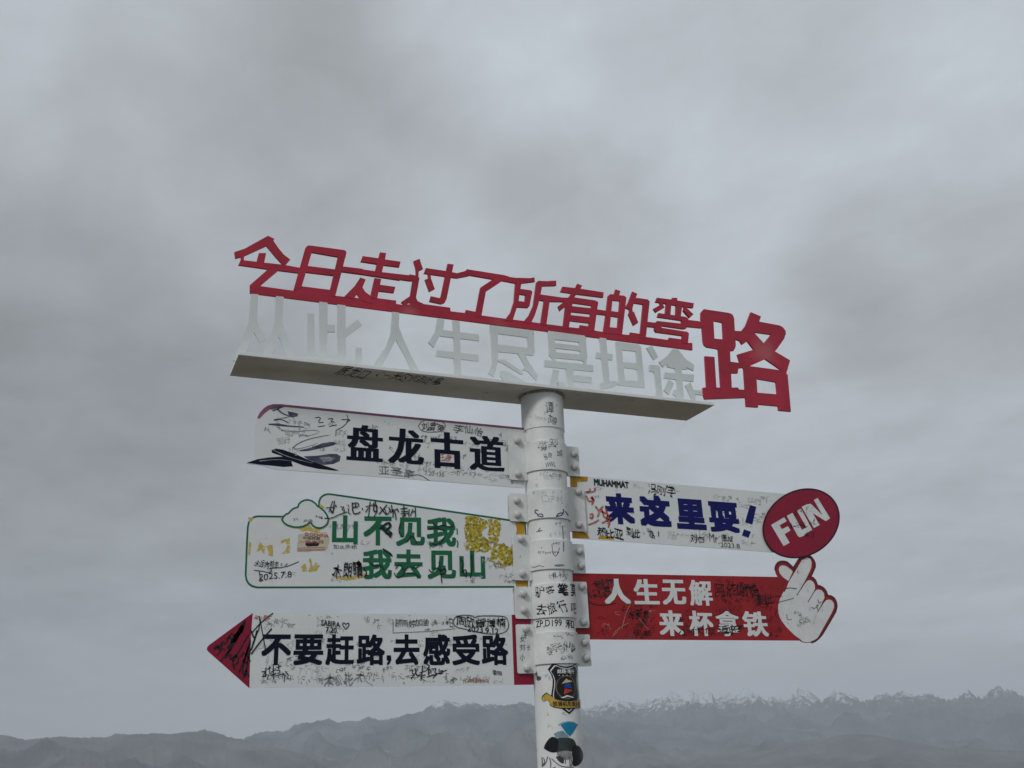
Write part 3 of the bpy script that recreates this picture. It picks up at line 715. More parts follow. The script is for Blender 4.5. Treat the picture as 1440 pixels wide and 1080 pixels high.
RED_CH = {
 '今': C(*A_, [(140, 215), (245, 180), (480, 50), (545, 80), (530, 105), (500, 115), (465, 150), (235, 255), (150, 278)],
        [(480, 50), (545, 80), (535, 100), (590, 180), (640, 240), (705, 290), (658, 345), (625, 335), (560, 265), (510, 205), (460, 145)],
        [(207, 250), (237, 250), (238, 305), (205, 300)], [(205, 290), (235, 298), (650, 345), (810, 375), (800, 427), (480, 387), (182, 345)],
        [(388, 225), (462, 225), (440, 330), (362, 322)], [(490, 380), (590, 395), (395, 560), (380, 600), (298, 620), (297, 550)],
        [(640, 330), (662, 340), (650, 360), (630, 350)]),
 '日': C(*A_, [(858, 175), (880, 150), (925, 215), (820, 570), (735, 612)], [(858, 175), (885, 150), (905, 148), (1255, 195), (1275, 212), (1265, 270), (1195, 264), (925, 217), (850, 215)],
        [(1190, 255), (1275, 215), (1240, 360), (1160, 665), (1100, 655), (1110, 590)], [(880, 355), (1170, 392), (1140, 452), (855, 417)],
        [(1235, 360), (1440, 385), (1440, 441), (1218, 412)], [(795, 372), (815, 374), (800, 428), (780, 424)]),
 '走': C(*E_, [(0, 253), (15, 255), (420, 312), (680, 342), (690, 332), (700, 334), (700, 398), (600, 384), (592, 391), (0, 300)],
        [(215, 148), (385, 172), (440, 182), (598, 205), (585, 258), (425, 238), (195, 202)], [(390, 110), (452, 117), (440, 185), (408, 315), (340, 305), (358, 230)],
        [(190, 365), (245, 385), (210, 470), (165, 525), (120, 582), (30, 556), (130, 455)], [(165, 500), (210, 462), (240, 510), (300, 555), (310, 630), (205, 600), (160, 530)],
        [(335, 370), (402, 380), (360, 582), (290, 565)], [(385, 438), (545, 460), (530, 518), (372, 500)]),
 '过': C(*E_, [(730, 198), (790, 175), (825, 278), (775, 300), (755, 285)], [(752, 275), (782, 290), (780, 355), (755, 348)],
        [(690, 332), (760, 345), (790, 368), (755, 565), (770, 602), (830, 630), (830, 690), (700, 650), (690, 580), (720, 398), (690, 396)],
        [(690, 555), (725, 600), (640, 645), (605, 612)], [(690, 560), (755, 580), (800, 640), (740, 672), (705, 605)],
        [(855, 268), (1070, 300), (1170, 320), (1265, 295), (1290, 283), (1290, 347), (1170, 370), (835, 322)],
        [(1075, 225), (1135, 232), (1065, 580), (1045, 620), (1010, 632), (890, 605), (905, 553), (990, 572), (1005, 560)],
        [(875, 318), (905, 322), (905, 385), (880, 390)], [(845, 385), (905, 370), (945, 480), (890, 508)]),
 '了': C(*F_, [(110, 72), (120, 65), (500, 125), (560, 145), (560, 195), (475, 181), (155, 126), (105, 130)], [(390, 160), (480, 178), (310, 290), (262, 550), (208, 540), (208, 495), (255, 250)]),
 '所': C(*F_, [(550, 143), (612, 152), (640, 152), (760, 155), (800, 147), (805, 190), (670, 207), (612, 206), (550, 194)],
        [(610, 200), (670, 200), (650, 310), (640, 390), (620, 460), (578, 590), (500, 580), (560, 500), (595, 390)],
        [(645, 262), (765, 278), (780, 297), (770, 335), (712, 325), (640, 315)], [(712, 318), (778, 297), (750, 440), (735, 453), (695, 440), (705, 385)], [(630, 385), (708, 396), (738, 453), (618, 447)],
        [(820, 200), (840, 182), (920, 186), (1020, 180), (1022, 230), (875, 234), (825, 240)], [(822, 195), (880, 230), (860, 330), (840, 420), (805, 530), (765, 612), (685, 602), (745, 530), (790, 430)],
        [(862, 320), (1100, 354), (1100, 393), (950, 391), (858, 378)], [(900, 378), (955, 388), (920, 636), (862, 628)]),
 '有': C(*F_, [(1085, 240), (1240, 257), (1502, 298), (1497, 350), (1230, 317), (1065, 292)], [(1235, 210), (1285, 230), (1265, 265), (1205, 350), (1120, 440), (1060, 488), (1040, 440), (1130, 370), (1215, 255)],
        [(1120, 400), (1188, 400), (1148, 665), (1090, 658)], [(1175, 345), (1417, 380), (1447, 398), (1442, 440), (1382, 432), (1175, 403)], [(1382, 418), (1445, 403), (1407, 690), (1345, 700), (1357, 588)],
        [(1180, 438), (1385, 460), (1372, 516), (1170, 495)], [(1165, 528), (1370, 550), (1362, 610), (1150, 585)], [(1095, 350), (1180, 355), (1180, 400), (1095, 393)]),
 '的': C(*G_, [(278, 362), (385, 378), (380, 421), (270, 408)], [(395, 225), (415, 208), (445, 215), (438, 268), (410, 560), (345, 600), (375, 400)],
        [(395, 225), (415, 208), (560, 225), (580, 245), (575, 287), (515, 277), (438, 270)], [(515, 270), (580, 245), (535, 620), (475, 610), (490, 550)],
        [(432, 380), (508, 392), (498, 441), (422, 430)], [(400, 542), (495, 551), (535, 622), (345, 602)], [(470, 160), (520, 178), (503, 228), (452, 220)],
        [(640, 182), (690, 205), (655, 300), (635, 372), (568, 345), (600, 290)], [(680, 245), (795, 262), (815, 282), (775, 660), (715, 650), (722, 600), (750, 312), (655, 298)],
        [(600, 408), (655, 385), (700, 498), (655, 528)], [(612, 350), (640, 355), (645, 400), (610, 405)]),
 '弯': C(*G_, [(782, 487), (905, 502), (895, 546), (775, 535)], [(890, 245), (1045, 265), (1262, 300), (1255, 348), (1140, 332), (875, 288)], [(1045, 245), (1095, 248), (1092, 285), (1040, 275)],
        [(985, 290), (1035, 300), (1025, 416), (975, 408)], [(1085, 305), (1145, 318), (1130, 432), (1080, 424)], [(945, 305), (965, 345), (880, 395), (855, 355)], [(915, 285), (952, 295), (945, 332), (925, 322)],
        [(1155, 375), (1190, 350), (1258, 412), (1222, 448)], [(1165, 328), (1197, 335), (1192, 372), (1160, 378)], [(905, 400), (1185, 440), (1205, 457), (1200, 482), (1140, 476), (895, 440)],
        [(1138, 468), (1206, 456), (1190, 552), (1140, 556)], [(890, 480), (1145, 508), (1190, 532), (1185, 557), (1160, 561), (935, 529), (865, 562), (870, 500)],
        [(870, 500), (942, 490), (930, 592), (882, 594), (865, 572)], [(880, 545), (935, 549), (1195, 590), (1212, 607), (1205, 645), (1145, 629), (880, 593)], [(1145, 620), (1212, 603), (1202, 712), (1148, 705)],
        [(1195, 468), (1345, 487), (1340, 551), (1188, 536)]),
 '路': C(*H_, [(130, 125), (155, 95), (375, 128), (405, 138), (420, 160), (428, 195), (330, 217), (232, 197), (130, 192)], [(130, 130), (240, 190), (250, 372), (290, 452), (185, 435), (160, 415), (150, 385)],
        [(322, 202), (425, 180), (440, 420), (432, 452), (410, 468), (335, 462)], [(245, 358), (342, 366), (425, 466), (385, 466), (285, 454), (160, 410)], [(285, 445), (388, 455), (405, 810), (310, 830)],
        [(165, 515), (250, 522), (268, 810), (182, 810)], [(380, 562), (470, 575), (552, 592), (552, 610), (462, 624), (458, 668), (385, 668)],
        [(150, 795), (460, 795), (470, 812), (540, 817), (540, 886), (475, 888), (165, 900), (150, 855), (140, 850), (142, 825)], [(415, 288), (500, 292), (500, 385), (425, 360)],
        [(575, 122), (665, 160), (650, 205), (600, 300), (545, 380), (500, 412), (478, 380), (485, 300), (530, 240)], [(640, 205), (830, 240), (862, 258), (885, 290), (887, 325), (760, 322), (595, 300), (590, 225)],
        [(760, 316), (887, 310), (872, 360), (800, 462), (700, 542), (560, 605), (482, 587), (455, 500), (600, 457), (690, 402)], [(595, 295), (692, 402), (795, 475), (925, 552), (897, 650), (850, 640), (690, 530), (600, 452), (545, 380)],
        [(510, 612), (560, 603), (880, 646), (905, 690), (800, 747), (615, 715)], [(512, 612), (625, 710), (640, 972), (535, 965)], [(800, 735), (903, 680), (932, 1010), (825, 1000)], [(625, 840), (815, 856), (822, 962), (638, 946)],
        [(850, 630), (897, 640), (892, 665), (848, 655)], [(495, 580), (560, 590), (560, 625), (510, 625)]),
}
for i, (k, polys) in enumerate(RED_CH.items()):
    sh = Sheet(TF); sh.px(polys, RED_T, .0027 + (i % 3) * .0004, .0094 + (i % 3) * .0007)
    sh.build('character', title)
_p = TF.uv(1074, 494); add_fade(RED_T, (_p[0], YT, _p[1]), .095, (.50, .16, .17), .50)
_p = TF.uv(575, 440); add_fade(RED_T, (_p[0], YT, _p[1]), .05, (.56, .22, .22), .35)
_p = TF.uv(700, 455); add_fade(RED_T, (_p[0], YT, _p[1]), .06, (.56, .14, .16), .30)

W1 = (320, 400, 9); W2 = (460, 420, 9); W3 = (590, 440, 9); W4 = (730, 455, 9); W5 = (840, 460, 9)
WHITE_CH = {
 '从': C(*W1, [(298, 120), (390, 128), (372, 480), (340, 600), (240, 830), (205, 905), (75, 890), (190, 690), (260, 500)], [(368, 470), (400, 530), (488, 690), (415, 745), (325, 595), (330, 500)],
        [(612, 150), (712, 160), (692, 470), (645, 660), (515, 925), (395, 905), (520, 720), (590, 520)], [(688, 470), (745, 640), (800, 770), (880, 950), (780, 940), (690, 760), (640, 650)]),
 '此': C(*W1, [(1012, 370), (1100, 375), (1105, 960), (1000, 950)], [(1160, 220), (1265, 235), (1265, 985), (1165, 975)], [(1255, 515), (1360, 515), (1358, 605), (1255, 600)], [(945, 900), (1400, 905), (1410, 990), (945, 950)])
      + C(*W2, [(130, 75), (232, 88), (240, 860), (130, 850)], [(228, 388), (385, 265), (438, 340), (228, 494)], [(235, 780), (350, 790), (440, 800), (430, 890), (235, 870)], [(362, 620), (440, 630), (430, 890), (345, 880)]),
 '人': C(*W2, [(825, 168), (912, 178), (905, 360), (870, 520), (780, 700), (620, 905), (500, 895), (640, 760), (740, 620), (800, 450)], [(903, 350), (960, 500), (1060, 720), (1230, 960), (1110, 950), (1000, 760), (872, 525), (860, 400)]),
 '生': C(*W3, [(225, 75), (315, 88), (300, 200), (255, 292), (180, 440), (110, 375), (190, 250)], [(415, 98), (505, 108), (510, 240), (520, 580), (525, 870), (440, 862), (430, 320)],
        [(240, 213), (750, 275), (755, 355), (510, 326), (250, 293)], [(215, 475), (745, 535), (745, 612), (525, 588), (205, 548)], [(60, 745), (800, 815), (800, 890), (60, 830)]),
 '尽': C(*W3, [(890, 158), (985, 190), (990, 500), (985, 640), (940, 810), (870, 765), (915, 640), (905, 400)], [(890, 155), (1425, 222), (1445, 250), (1365, 312), (975, 262), (890, 240)],
        [(1360, 298), (1445, 240), (1455, 515), (1430, 540), (1330, 527), (1370, 445)], [(980, 400), (1375, 446), (1440, 540), (1330, 527), (1240, 515), (980, 492)],
        [(1240, 510), (1332, 520), (1380, 620), (1500, 800), (1480, 855), (1430, 810), (1370, 740), (1300, 720), (1335, 680)], [(985, 595), (1070, 590), (1290, 740), (1312, 775), (1280, 778), (1060, 642), (985, 612)],
        [(1020, 735), (1100, 740), (1330, 870), (1330, 945), (1150, 925), (1020, 795)]),
 '是': C(*W4, [(365, 95), (820, 155), (850, 185), (840, 240), (760, 237), (445, 202), (368, 190)], [(365, 110), (447, 195), (470, 432), (410, 430), (380, 400)], [(758, 230), (840, 188), (862, 445), (832, 480), (788, 470)],
        [(438, 248), (775, 285), (785, 350), (450, 310)], [(455, 366), (788, 395), (850, 472), (400, 430), (385, 395)], [(415, 425), (457, 435), (457, 480), (418, 476)], [(815, 468), (850, 472), (850, 525), (818, 520)],
        [(320, 465), (935, 530), (938, 608), (690, 586), (590, 573), (318, 546)], [(590, 565), (690, 578), (680, 660), (690, 900), (625, 895)], [(655, 652), (918, 680), (915, 752), (680, 732)],
        [(430, 580), (505, 595), (490, 700), (440, 830), (350, 830), (400, 690)], [(470, 725), (540, 740), (600, 800), (900, 850), (900, 925), (560, 885)]),
 '坦': C(*W4, [(1015, 180), (1100, 190), (1145, 745), (1070, 748)], [(975, 365), (1185, 390), (1180, 465), (970, 440)], [(1015, 770), (1070, 738), (1225, 728), (1225, 792), (1190, 806), (1020, 836)])
      + C(*W5, [(230, 190), (305, 230), (350, 720), (290, 740), (270, 700)], [(230, 192), (250, 188), (520, 222), (546, 248), (552, 312), (485, 307), (300, 290)], [(485, 300), (550, 245), (600, 770), (520, 762)],
          [(315, 443), (505, 460), (508, 536), (325, 512)], [(335, 675), (520, 686), (600, 770), (290, 737)], [(225, 690), (300, 702), (300, 740), (230, 722)]),
 '途': C(*W5, [(622, 265), (690, 235), (770, 385), (715, 420)], [(655, 480), (760, 485), (790, 512), (815, 800), (850, 960), (700, 945), (745, 800), (720, 572), (655, 555)],
        [(950, 280), (1015, 285), (992, 360), (950, 430), (830, 515), (780, 440), (880, 370)], [(955, 282), (1020, 286), (1120, 410), (1222, 480), (1215, 555), (1130, 512), (985, 355)],
        [(890, 455), (1100, 450), (1135, 537), (985, 527), (885, 506)], [(980, 505), (1062, 518), (1090, 870), (1085, 975), (1000, 965), (1000, 880), (955, 850), (970, 795), (1012, 800)],
        [(850, 575), (1222, 605), (1216, 692), (840, 646)], [(900, 670), (970, 710), (905, 858), (840, 800)], [(1110, 740), (1180, 700), (1240, 880), (1235, 990), (1190, 900)], [(1210, 798), (1345, 802), (1335, 862), (1225, 852)],
        [(780, 900), (860, 905), (860, 965), (780, 955)]),
}
shz = SHZ + .0125
zv = Flat(YT).uv(763, 545)[1] + .012     # below this the front edge of the shelf hides the letters: they run straight down to it
for i, (k, polys) in enumerate(WHITE_CH.items()):
    sh = Sheet(TF)
    q = [[(u, shz if v < zv else v) for (u, v) in [TF.uv(*p) for p in poly]] for poly in polys]
    sh.polys(q, W_LET, .0022 + (i % 2) * .0004, .0080 + (i % 2) * .0006)
    sh.build('character', shelf)
# thin fixing strip the white letters stand on
sh = Sheet(TF); sh.polys([[(-1.165, shz), (.715, shz), (.715, shz + .014), (-1.165, shz + .014)]], W_LET, .0014, .0050); sh.build('fixing_strip', shelf)

# ------------------------------------------------------------------ direction boards
BF = Flat(-.002)                       # front face of the boards
BT = .004
B_INK = [FAINT, FAINT, FAINT2, FAINT2, DARKINK]

def board(polys, m, label, off=0.0, name='direction_board'):
    sh = Sheet(BF); sh.px(polys, m, off, BT); o = sh.build(name, post, label=label); return o

# 1 ---- old-road board with brush painting
b1_out = [(738, 601.8), (738, 686.4), (660, 680.3), (580, 674), (390, 660), (381, 658.3), (373, 655.5), (366, 652), (361.5, 647.5), (358.5, 642), (357.5, 635), (357.5, 622), (358.6, 600), (361.7, 587.5), (365.5, 580), (371, 574), (377, 570.2), (384, 568.3), (395, 568.3), (560, 584.6)]
ink_tail = [(347, 651.5), (356, 647.4), (368, 645.2), (385, 643.4), (385, 655), (370, 654.6), (357, 653.2)]
b1 = board([b1_out, ink_tail], W_BOARD, 'long white board at upper left with dark blue characters and brush-stroke painting')
sh = Sheet(BF); sh.px([[(377, 570.2), (384, 568.3), (395, 568.3), (560, 584.6), (738, 601.8), (738, 604.8), (560, 587.8), (395, 571.8), (386, 572.8), (379, 576), (373, 580.5), (364.5, 589), (361.5, 587.5), (365.5, 580), (371, 574)]], PURPLE, .0005)
sh.build('stripe', b1)
D_ = (340, 550, 6)
sh = Sheet(BF)
sh.px(C(*D_, [(40, 605), (130, 575), (230, 560), (330, 553), (420, 560), (420, 600), (430, 635), (350, 640), (280, 632), (150, 620)], [(250, 500), (290, 485), (350, 495), (450, 530), (560, 580), (700, 630), (820, 668), (790, 672), (640, 655), (520, 628), (420, 590), (330, 545), (255, 520)]), NAVY, .0005)
sh.px(C(*D_, [(520, 550), (640, 545), (740, 530), (800, 530), (835, 550), (825, 590), (770, 615), (690, 622), (640, 610), (600, 590), (560, 578)], [(480, 500), (580, 478), (680, 440), (760, 428), (805, 440), (770, 458), (680, 480), (560, 505), (495, 508)],
         [(225, 275), (300, 272), (400, 290), (530, 300), (520, 308), (400, 302), (290, 292), (225, 285)], [(385, 170), (440, 180), (475, 190), (470, 210), (430, 222), (395, 200)]), INK, .0006)
sh.px(C(*D_, [(650, 560), (740, 555), (790, 565), (760, 590), (690, 600)]), INKL, .0009)
for pts, w, m in [([(300, 150), (340, 190), (430, 220)], 2.6, INK), ([(260, 165), (330, 140), (350, 128)], 2.2, INK), ([(270, 245), (330, 235), (400, 270)], 2.0, INK), ([(280, 240), (400, 215), (460, 205)], 1.4, INKL),
                  ([(430, 480), (460, 450), (540, 410), (700, 375), (740, 372)], 1.4, DARKINK), ([(330, 330), (450, 345), (600, 325), (655, 340)], 1.5, INKL), ([(480, 370), (560, 380), (650, 350)], 1.2, INKL),
                  ([(440, 490), (520, 480), (640, 440)], 1.2, INKL), ([(270, 500), (400, 560), (600, 610)], 1.4, INKL), ([(150, 590), (300, 575), (420, 590)], 1.2, INKL), ([(240, 150), (330, 130), (350, 140)], 2.2, INK)]:
    sh.line(C(*D_, pts)[0], w, m, .0011, smooth=2, taper=True)
sh.build('brush_painting', b1)
for ch, bx, bd in (('盘', (487.5, 595.8, 538.3, 650), (.045, .012)), ('龙', (545.8, 601, 596, 654.5), (.045, .012)), ('古', (605.7, 606, 651.6, 660.5), (.05, .016)), ('道', (660, 611, 708.8, 664.2), (.045, .012))):
    sh = Sheet(BF); box_glyph(sh, ch, *bx, NAVY, bd, slope=.075); sh.build('character', b1)
sh = Sheet(BF)
for pts in ([(615, 225), (670, 218), (640, 268), (690, 262)], [(640, 300), (680, 295), (700, 290)], [(725, 235), (775, 228), (745, 262), (780, 258)], [(735, 298), (800, 285)], [(840, 240), (925, 240), (880, 262)], [(885, 200), (900, 240), (870, 290), (790, 335)]):
    sh.line(C(*D_, pts)[0], .9, BLACK, .0012)
put_text(sh, '刘富荣', (592, 599), (625, 602), 11, BLACK, .0012, 0, .03)
sh.line([(588, 599), (594, 591), (610, 590.5), (624, 593.5), (627, 600), (620, 607), (604, 608), (592, 606), (588, 599)], .8, DARKINK, .0013)
put_text(sh, '李仙怡', (638, 602), (680, 608), 13, DARKINK, .0012, 0, .04)
put_text(sh, '亚圣豪', (531, 661), (584, 667), 12, FAINT2, .0012, 0, .04)
put_text(sh, '王鹏', (619, 643), (633, 645), 10, REDINK, .0012, 0, .03)
put_text(sh, '7.20 135', (597, 665), (624, 667.5), 6, FAINT2, .0012, 0, .03)
sh.line([(578, 669), (590, 667), (604, 676)], .9, DARKINK, .0013)
put_text(sh, '成才', (400, 606), (415, 608), 10, FAINT, .0012, 0, .03)
put_text(sh, '刚行', (390, 620), (408, 618), 10, FAINT, .0012, 0, .03)
scribbles(sh, ((362, 580), (720, 606), (720, 676), (365, 645)), 150, B_INK[:4], (4, 9), (.4, .7), slope=.075)
scribbles(sh, ((560, 590), (720, 604), (720, 680), (560, 668)), 90, B_INK, (4, 9), (.4, .8), slope=.075)
sh.build('handwriting', b1, 'stuff')

# 2 ---- green mountain board with a cloud
K_ = (340, 690, 6.545); K2 = (540, 690, 6.545)
g_out = [(738.6, 733.5), (743, 826.5), (560, 827), (362, 827.4), (354, 825.6), (348.5, 821.6), (345.2, 816), (344, 808), (344.8, 790), (345.8, 763), (347, 742), (348.2, 735), (351.5, 729.4), (356, 726.2), (362, 724.6), (400.4, 725.2)]
cloud = [(396.5, 731), (398, 727), (401.5, 723.5), (406, 721.6), (408, 719), (412, 715.5), (418.7, 713), (420, 709), (423.5, 705.6), (428, 703.5), (433, 703), (439, 704.8), (443.5, 708.2), (446, 711.5), (450, 714), (455, 718), (459.5, 724), (461.6, 731), (460.4, 736), (457, 739.8), (453, 742), (448.5, 742.6), (443.5, 741.6), (439.5, 738.8), (436.3, 733.7), (432, 737.5), (426, 740.2), (419, 741.4), (412, 741), (404, 738.5), (399, 735)]
upper = [(447, 711), (447.4, 704), (450, 698.6), (454.5, 695), (460.5, 693.3), (467, 693.8), (560, 707.2), (700, 727.6), (738.6, 733.4)]
b2o = [g_out[:] + [(447, 725)] + upper]
b2 = board([[(738.6, 733.4), (743, 826.5), (560, 827), (362, 827.4), (354, 825.6), (348.5, 821.6), (345.2, 816), (344, 808), (344.8, 790), (345.8, 763), (347, 742), (348.2, 735), (351.5, 729.4), (356, 726.2), (362, 724.6), (400.4, 725.2), (447, 730)] + upper[:-1], cloud], W_BOARD,
           'white board with green rim, cloud shape and two rows of green characters')
sh = Sheet(BF)
brim = [(400, 726.6), (362, 726), (356.5, 727.4), (352.5, 730.4), (349.6, 735.6), (348.4, 742), (347.2, 763), (346.2, 790), (345.4, 808), (346.5, 815.3), (349.6, 820.6), (354.8, 824.2), (362, 826), (560, 825.6), (723, 825.2)]
sh.px(ribbon(brim, 2.6), GREEN, .0004)
rim2 = [(448.4, 712), (448.8, 704.6), (451, 699.8), (455, 696.5), (460.7, 694.8), (467, 695.3), (560, 708.7), (700, 729), (738, 735)]
sh.px(ribbon(rim2, 2.5), GREEN, .0004); sh.px([[(737.2, 733.5), (739.2, 733.5), (741, 760), (739, 760)]], GREEN, .0004)
sh.px([[(740.6, 815), (742.4, 815), (743, 826), (741, 826)]], GREEN, .0004)
sh.build('rim', b2)
sh = Sheet(BF); sh.px([cloud], W_BOARD, .0012, .0010); sh.px(ribbon([(p[0], p[1]) for p in cloud], 2.3, True), GREEN, .0018)
cl_o = sh.build('cloud', b2)
for ch, bx in (('山', (467, 724.4, 503, 765.6)), ('不', (511, 726, 551.6, 767)), ('见', (556.8, 727.4, 597.3, 768)), ('我', (600, 727.4, 641, 768.7)),
               ('我', (509.6, 772.5, 551, 814.5)), ('去', (554.5, 772.5, 594, 813.8)), ('见', (601, 774, 641, 814.5)), ('山', (646, 774, 682, 813.8))):
    sh = Sheet(BF); box_glyph(sh, ch, *bx, GREEN, .032, slope=.01, off=.0009)
    sh.build('character', b2)
sh = Sheet(BF); sh.line([(642.5, 743), (643, 752)], 1.6, GREEN, .0009, smooth=0); sh.line([(642.5, 760), (644, 764), (643, 770)], 1.8, GREEN, .0010, smooth=0); sh.build('comma', b2)
def ragged(poly, amp, sub=3, seed=1):
    rnd = random.Random(seed); out = []
    for i in range(len(poly)):
        a, b = poly[i], poly[(i + 1) % len(poly)]
        for k in range(sub):
            t = k / sub; out.append((a[0] * (1 - t) + b[0] * t + rnd.uniform(-amp, amp), a[1] * (1 - t) + b[1] * t + rnd.uniform(-amp, amp)))
    return out
ys = C(*K2, [(745, 240), (830, 232), (930, 262), (965, 300), (935, 350), (900, 375), (925, 430), (975, 470), (985, 540), (930, 566), (850, 562), (760, 548), (742, 400)], [(960, 262), (1062, 268), (1078, 330), (1066, 420), (1040, 490), (972, 470), (955, 400), (968, 340)],
       [(1000, 500), (1100, 485), (1160, 530), (1188, 490), (1190, 680), (1130, 690), (1062, 712), (1010, 660), (960, 650), (990, 580)])
for k, p in enumerate(ys):
    sh = Sheet(BF); sh.px([ragged(p, 1.3, 5, k)], YEL, .0005 + k * .0002); sh.build('yellow_patch', b2)
o2 = C(*K2, [(1205, 292), (1292, 300), (1292, 402), (1215, 402), (1222, 350)], [(1208, 828), (1328, 830), (1328, 880), (1212, 882)])
for k, p in enumerate(o2):
    sh = Sheet(BF); sh.px([ragged(p, .25, 3, k + 5)], ORANGE, .0005); sh.build('ochre_corner', b2)
sm = C(*K_, [(60, 460), (85, 480), (80, 590), (58, 600)], [(140, 560), (165, 470), (215, 520), (205, 590), (180, 545)], [(220, 510), (280, 500), (285, 600), (245, 600), (235, 540)], [(355, 460), (440, 440), (450, 575), (360, 580), (400, 545), (420, 500), (400, 470), (365, 490)],
       [(545, 690), (590, 665), (600, 740), (560, 745)], [(620, 620), (645, 640), (650, 690), (720, 685), (690, 740), (640, 750), (610, 740), (630, 700)], [(520, 350), (620, 320), (660, 350), (740, 350), (700, 380), (600, 370), (540, 372)],
       [(345, 245), (385, 245), (375, 275)], [(60, 250), (110, 250), (80, 300)], [(715, 120), (745, 130), (760, 160), (720, 165)], [(840, 770), (960, 800), (1140, 760), (1140, 800), (960, 825), (850, 800)])
for k, p in enumerate(sm):
    sh = Sheet(BF); sh.px([ragged(p, .8, 3, k + 20)], YEL2, .0003 + .00002 * k); sh.build('yellow_smear', b2)
# small stamp-like round of print
sh = Sheet(BF)
put_text(sh, '众○CHINA', (428, 751), (462, 753.5), 6, STRED, .0012, .01); put_text(sh, '中国西部', (426, 756.3), (450, 757.3), 4.5, DARKINK, .0012, .01)
put_text(sh, '一路向西', (420, 762), (455, 762), 4.5, REDINK, .0012, .01)
sh.px(C(*K_, [(590, 480), (640, 475), (690, 470), (712, 490), (700, 510), (600, 512), (585, 498)]), BLACK, .0012)
for y in (545, 556, 530): sh.line(C(*K_, [(510, y), (620, y - 6), (770, y - 8)])[0], .7, REDINK, .0012, smooth=0)
sh.px([ragged(C(*K_, [(520, 400), (780, 385), (805, 440), (790, 540), (600, 560), (510, 550)])[0], .9, 3, 44)], mat('buff_stamp', (.62, .56, .42), .5, .06, 30), .0006)
sh.build('stamp', b2)
sh = Sheet(BF)
for q_ in C(*K_, [(770, 160), (860, 150)], [(835, 95), (800, 200)], [(815, 170), (830, 215), (850, 150)], [(860, 130), (870, 150)], [(905, 150), (945, 150), (915, 180), (950, 175), (930, 215), (900, 215)], [(975, 130), (985, 150)],
            [(970, 170), (985, 165), (975, 205), (1000, 215)], [(1010, 120), (1070, 110), (1075, 150), (1020, 155)], [(1015, 110), (1020, 210), (1060, 215), (1090, 195)], [(1045, 120), (1045, 160)], [(1105, 160), (1112, 180)],
            [(1180, 100), (1165, 240)], [(1140, 150), (1210, 130)], [(1165, 160), (1135, 200)], [(1215, 110), (1210, 200), (1245, 180)], [(1215, 140), (1245, 130), (1240, 200), (1215, 240)], [(1225, 90), (1245, 200)], [(1270, 150), (1330, 225)],
            [(1335, 130), (1260, 220)], [(1350, 150), (1370, 210), (1395, 170)], [(1375, 130), (1385, 200), (1430, 160), (1440, 200)]) + C(*K2, [(0, 160), (30, 230), (60, 170)], [(60, 200), (100, 185), (110, 270)], [(85, 180), (80, 250)],
            [(150, 170), (215, 160)], [(180, 140), (185, 240)], [(155, 195), (220, 190)], [(150, 215), (225, 210)], [(165, 240), (200, 225)], [(230, 170), (225, 240)], [(250, 200), (290, 190)], [(265, 170), (240, 235)], [(285, 155), (288, 245)]):
    sh.line(q_, random.uniform(1.1, 1.7), BLACK, .0024 + random.random() * .0001)
sh.line([(456, 729), (466, 729), (476, 724), (488, 720)], 1.3, BLACK, .0024); sh.line([(470, 704), (468, 722)], 1.3, BLACK, .0024)
sh.line([(534, 744), (546, 734), (550, 740), (540, 748)], 3.2, BLACK, .0024); sh.line([(538, 742), (544, 752), (551, 748), (548, 756)], 3.0, BLACK, .0026); sh.line([(538, 772), (548, 778), (551, 782)], 2.5, BLACK, .0026)
put_text(sh, '木朗晴', (467, 804), (509, 803), 21, BLACK, .0024, .012, .06)
for pts in ([(608, 735), (613, 742), (622, 738), (632, 742), (639, 738)], [(602, 744), (612, 742), (625, 746)], [(625, 755), (618, 766), (608, 765)], [(556, 800), (562, 792), (568, 804), (575, 796), (584, 800), (590, 795)], [(554, 806), (558, 813), (566, 810), (570, 802)],
            [(603, 801), (607, 806), (613, 797), (620, 804), (626, 798), (627, 806), (618, 808)], [(617, 790), (620, 806), (621, 820)], [(647, 786), (652, 792), (649, 800), (653, 810)], [(663, 780), (664, 800), (661, 813)], [(563, 735), (560, 748), (566, 756)],
            [(572, 762), (580, 752), (586, 764)], [(511, 798), (516, 806), (512, 812)], [(518, 790), (526, 797), (535, 794), (540, 802)], [(572, 806), (582, 806), (590, 812)], [(648, 805), (656, 800), (655, 812)]):
    sh.line(pts, 1.5, BLACK, .0022)
put_text(sh, '一水', (652, 817), (668, 817), 6, DARKINK, .0012, 0, .02)
put_text(sh, '永远向前走XX', (358, 793), (406, 794), 10, BLACK, .0012, 0, .05, shear=.2); put_text(sh, '2025.7.8', (364, 812), (410, 807), 9, BLACK, .0012, 0, .05)
sh.line([(357, 802), (368, 803), (380, 806), (382, 801), (378, 799), (400, 798), (420, 790)], 1.0, BLACK, .0013)
sh.line([(364, 803), (366, 812), (364, 818), (370, 816)], 1.0, BLACK, .0013)
put_text(sh, '如此多娇', (468, 769), (502, 769), 6, DARKINK, .0012, 0, .03)
scribbles(sh, ((400, 720), (455, 720), (455, 735), (405, 737)), 14, B_INK, (3, 6), (.4, .7), off=.0020)
scribbles(sh, ((352, 732), (735, 745), (735, 820), (352, 820)), 60, B_INK[:3], (4, 8), (.4, .6))
scribbles(sh, ((640, 745), (725, 750), (725, 820), (650, 820)), 30, B_INK, (3, 7), (.5, .8), off=.0014)
sh.build('handwriting', b2, 'stuff')

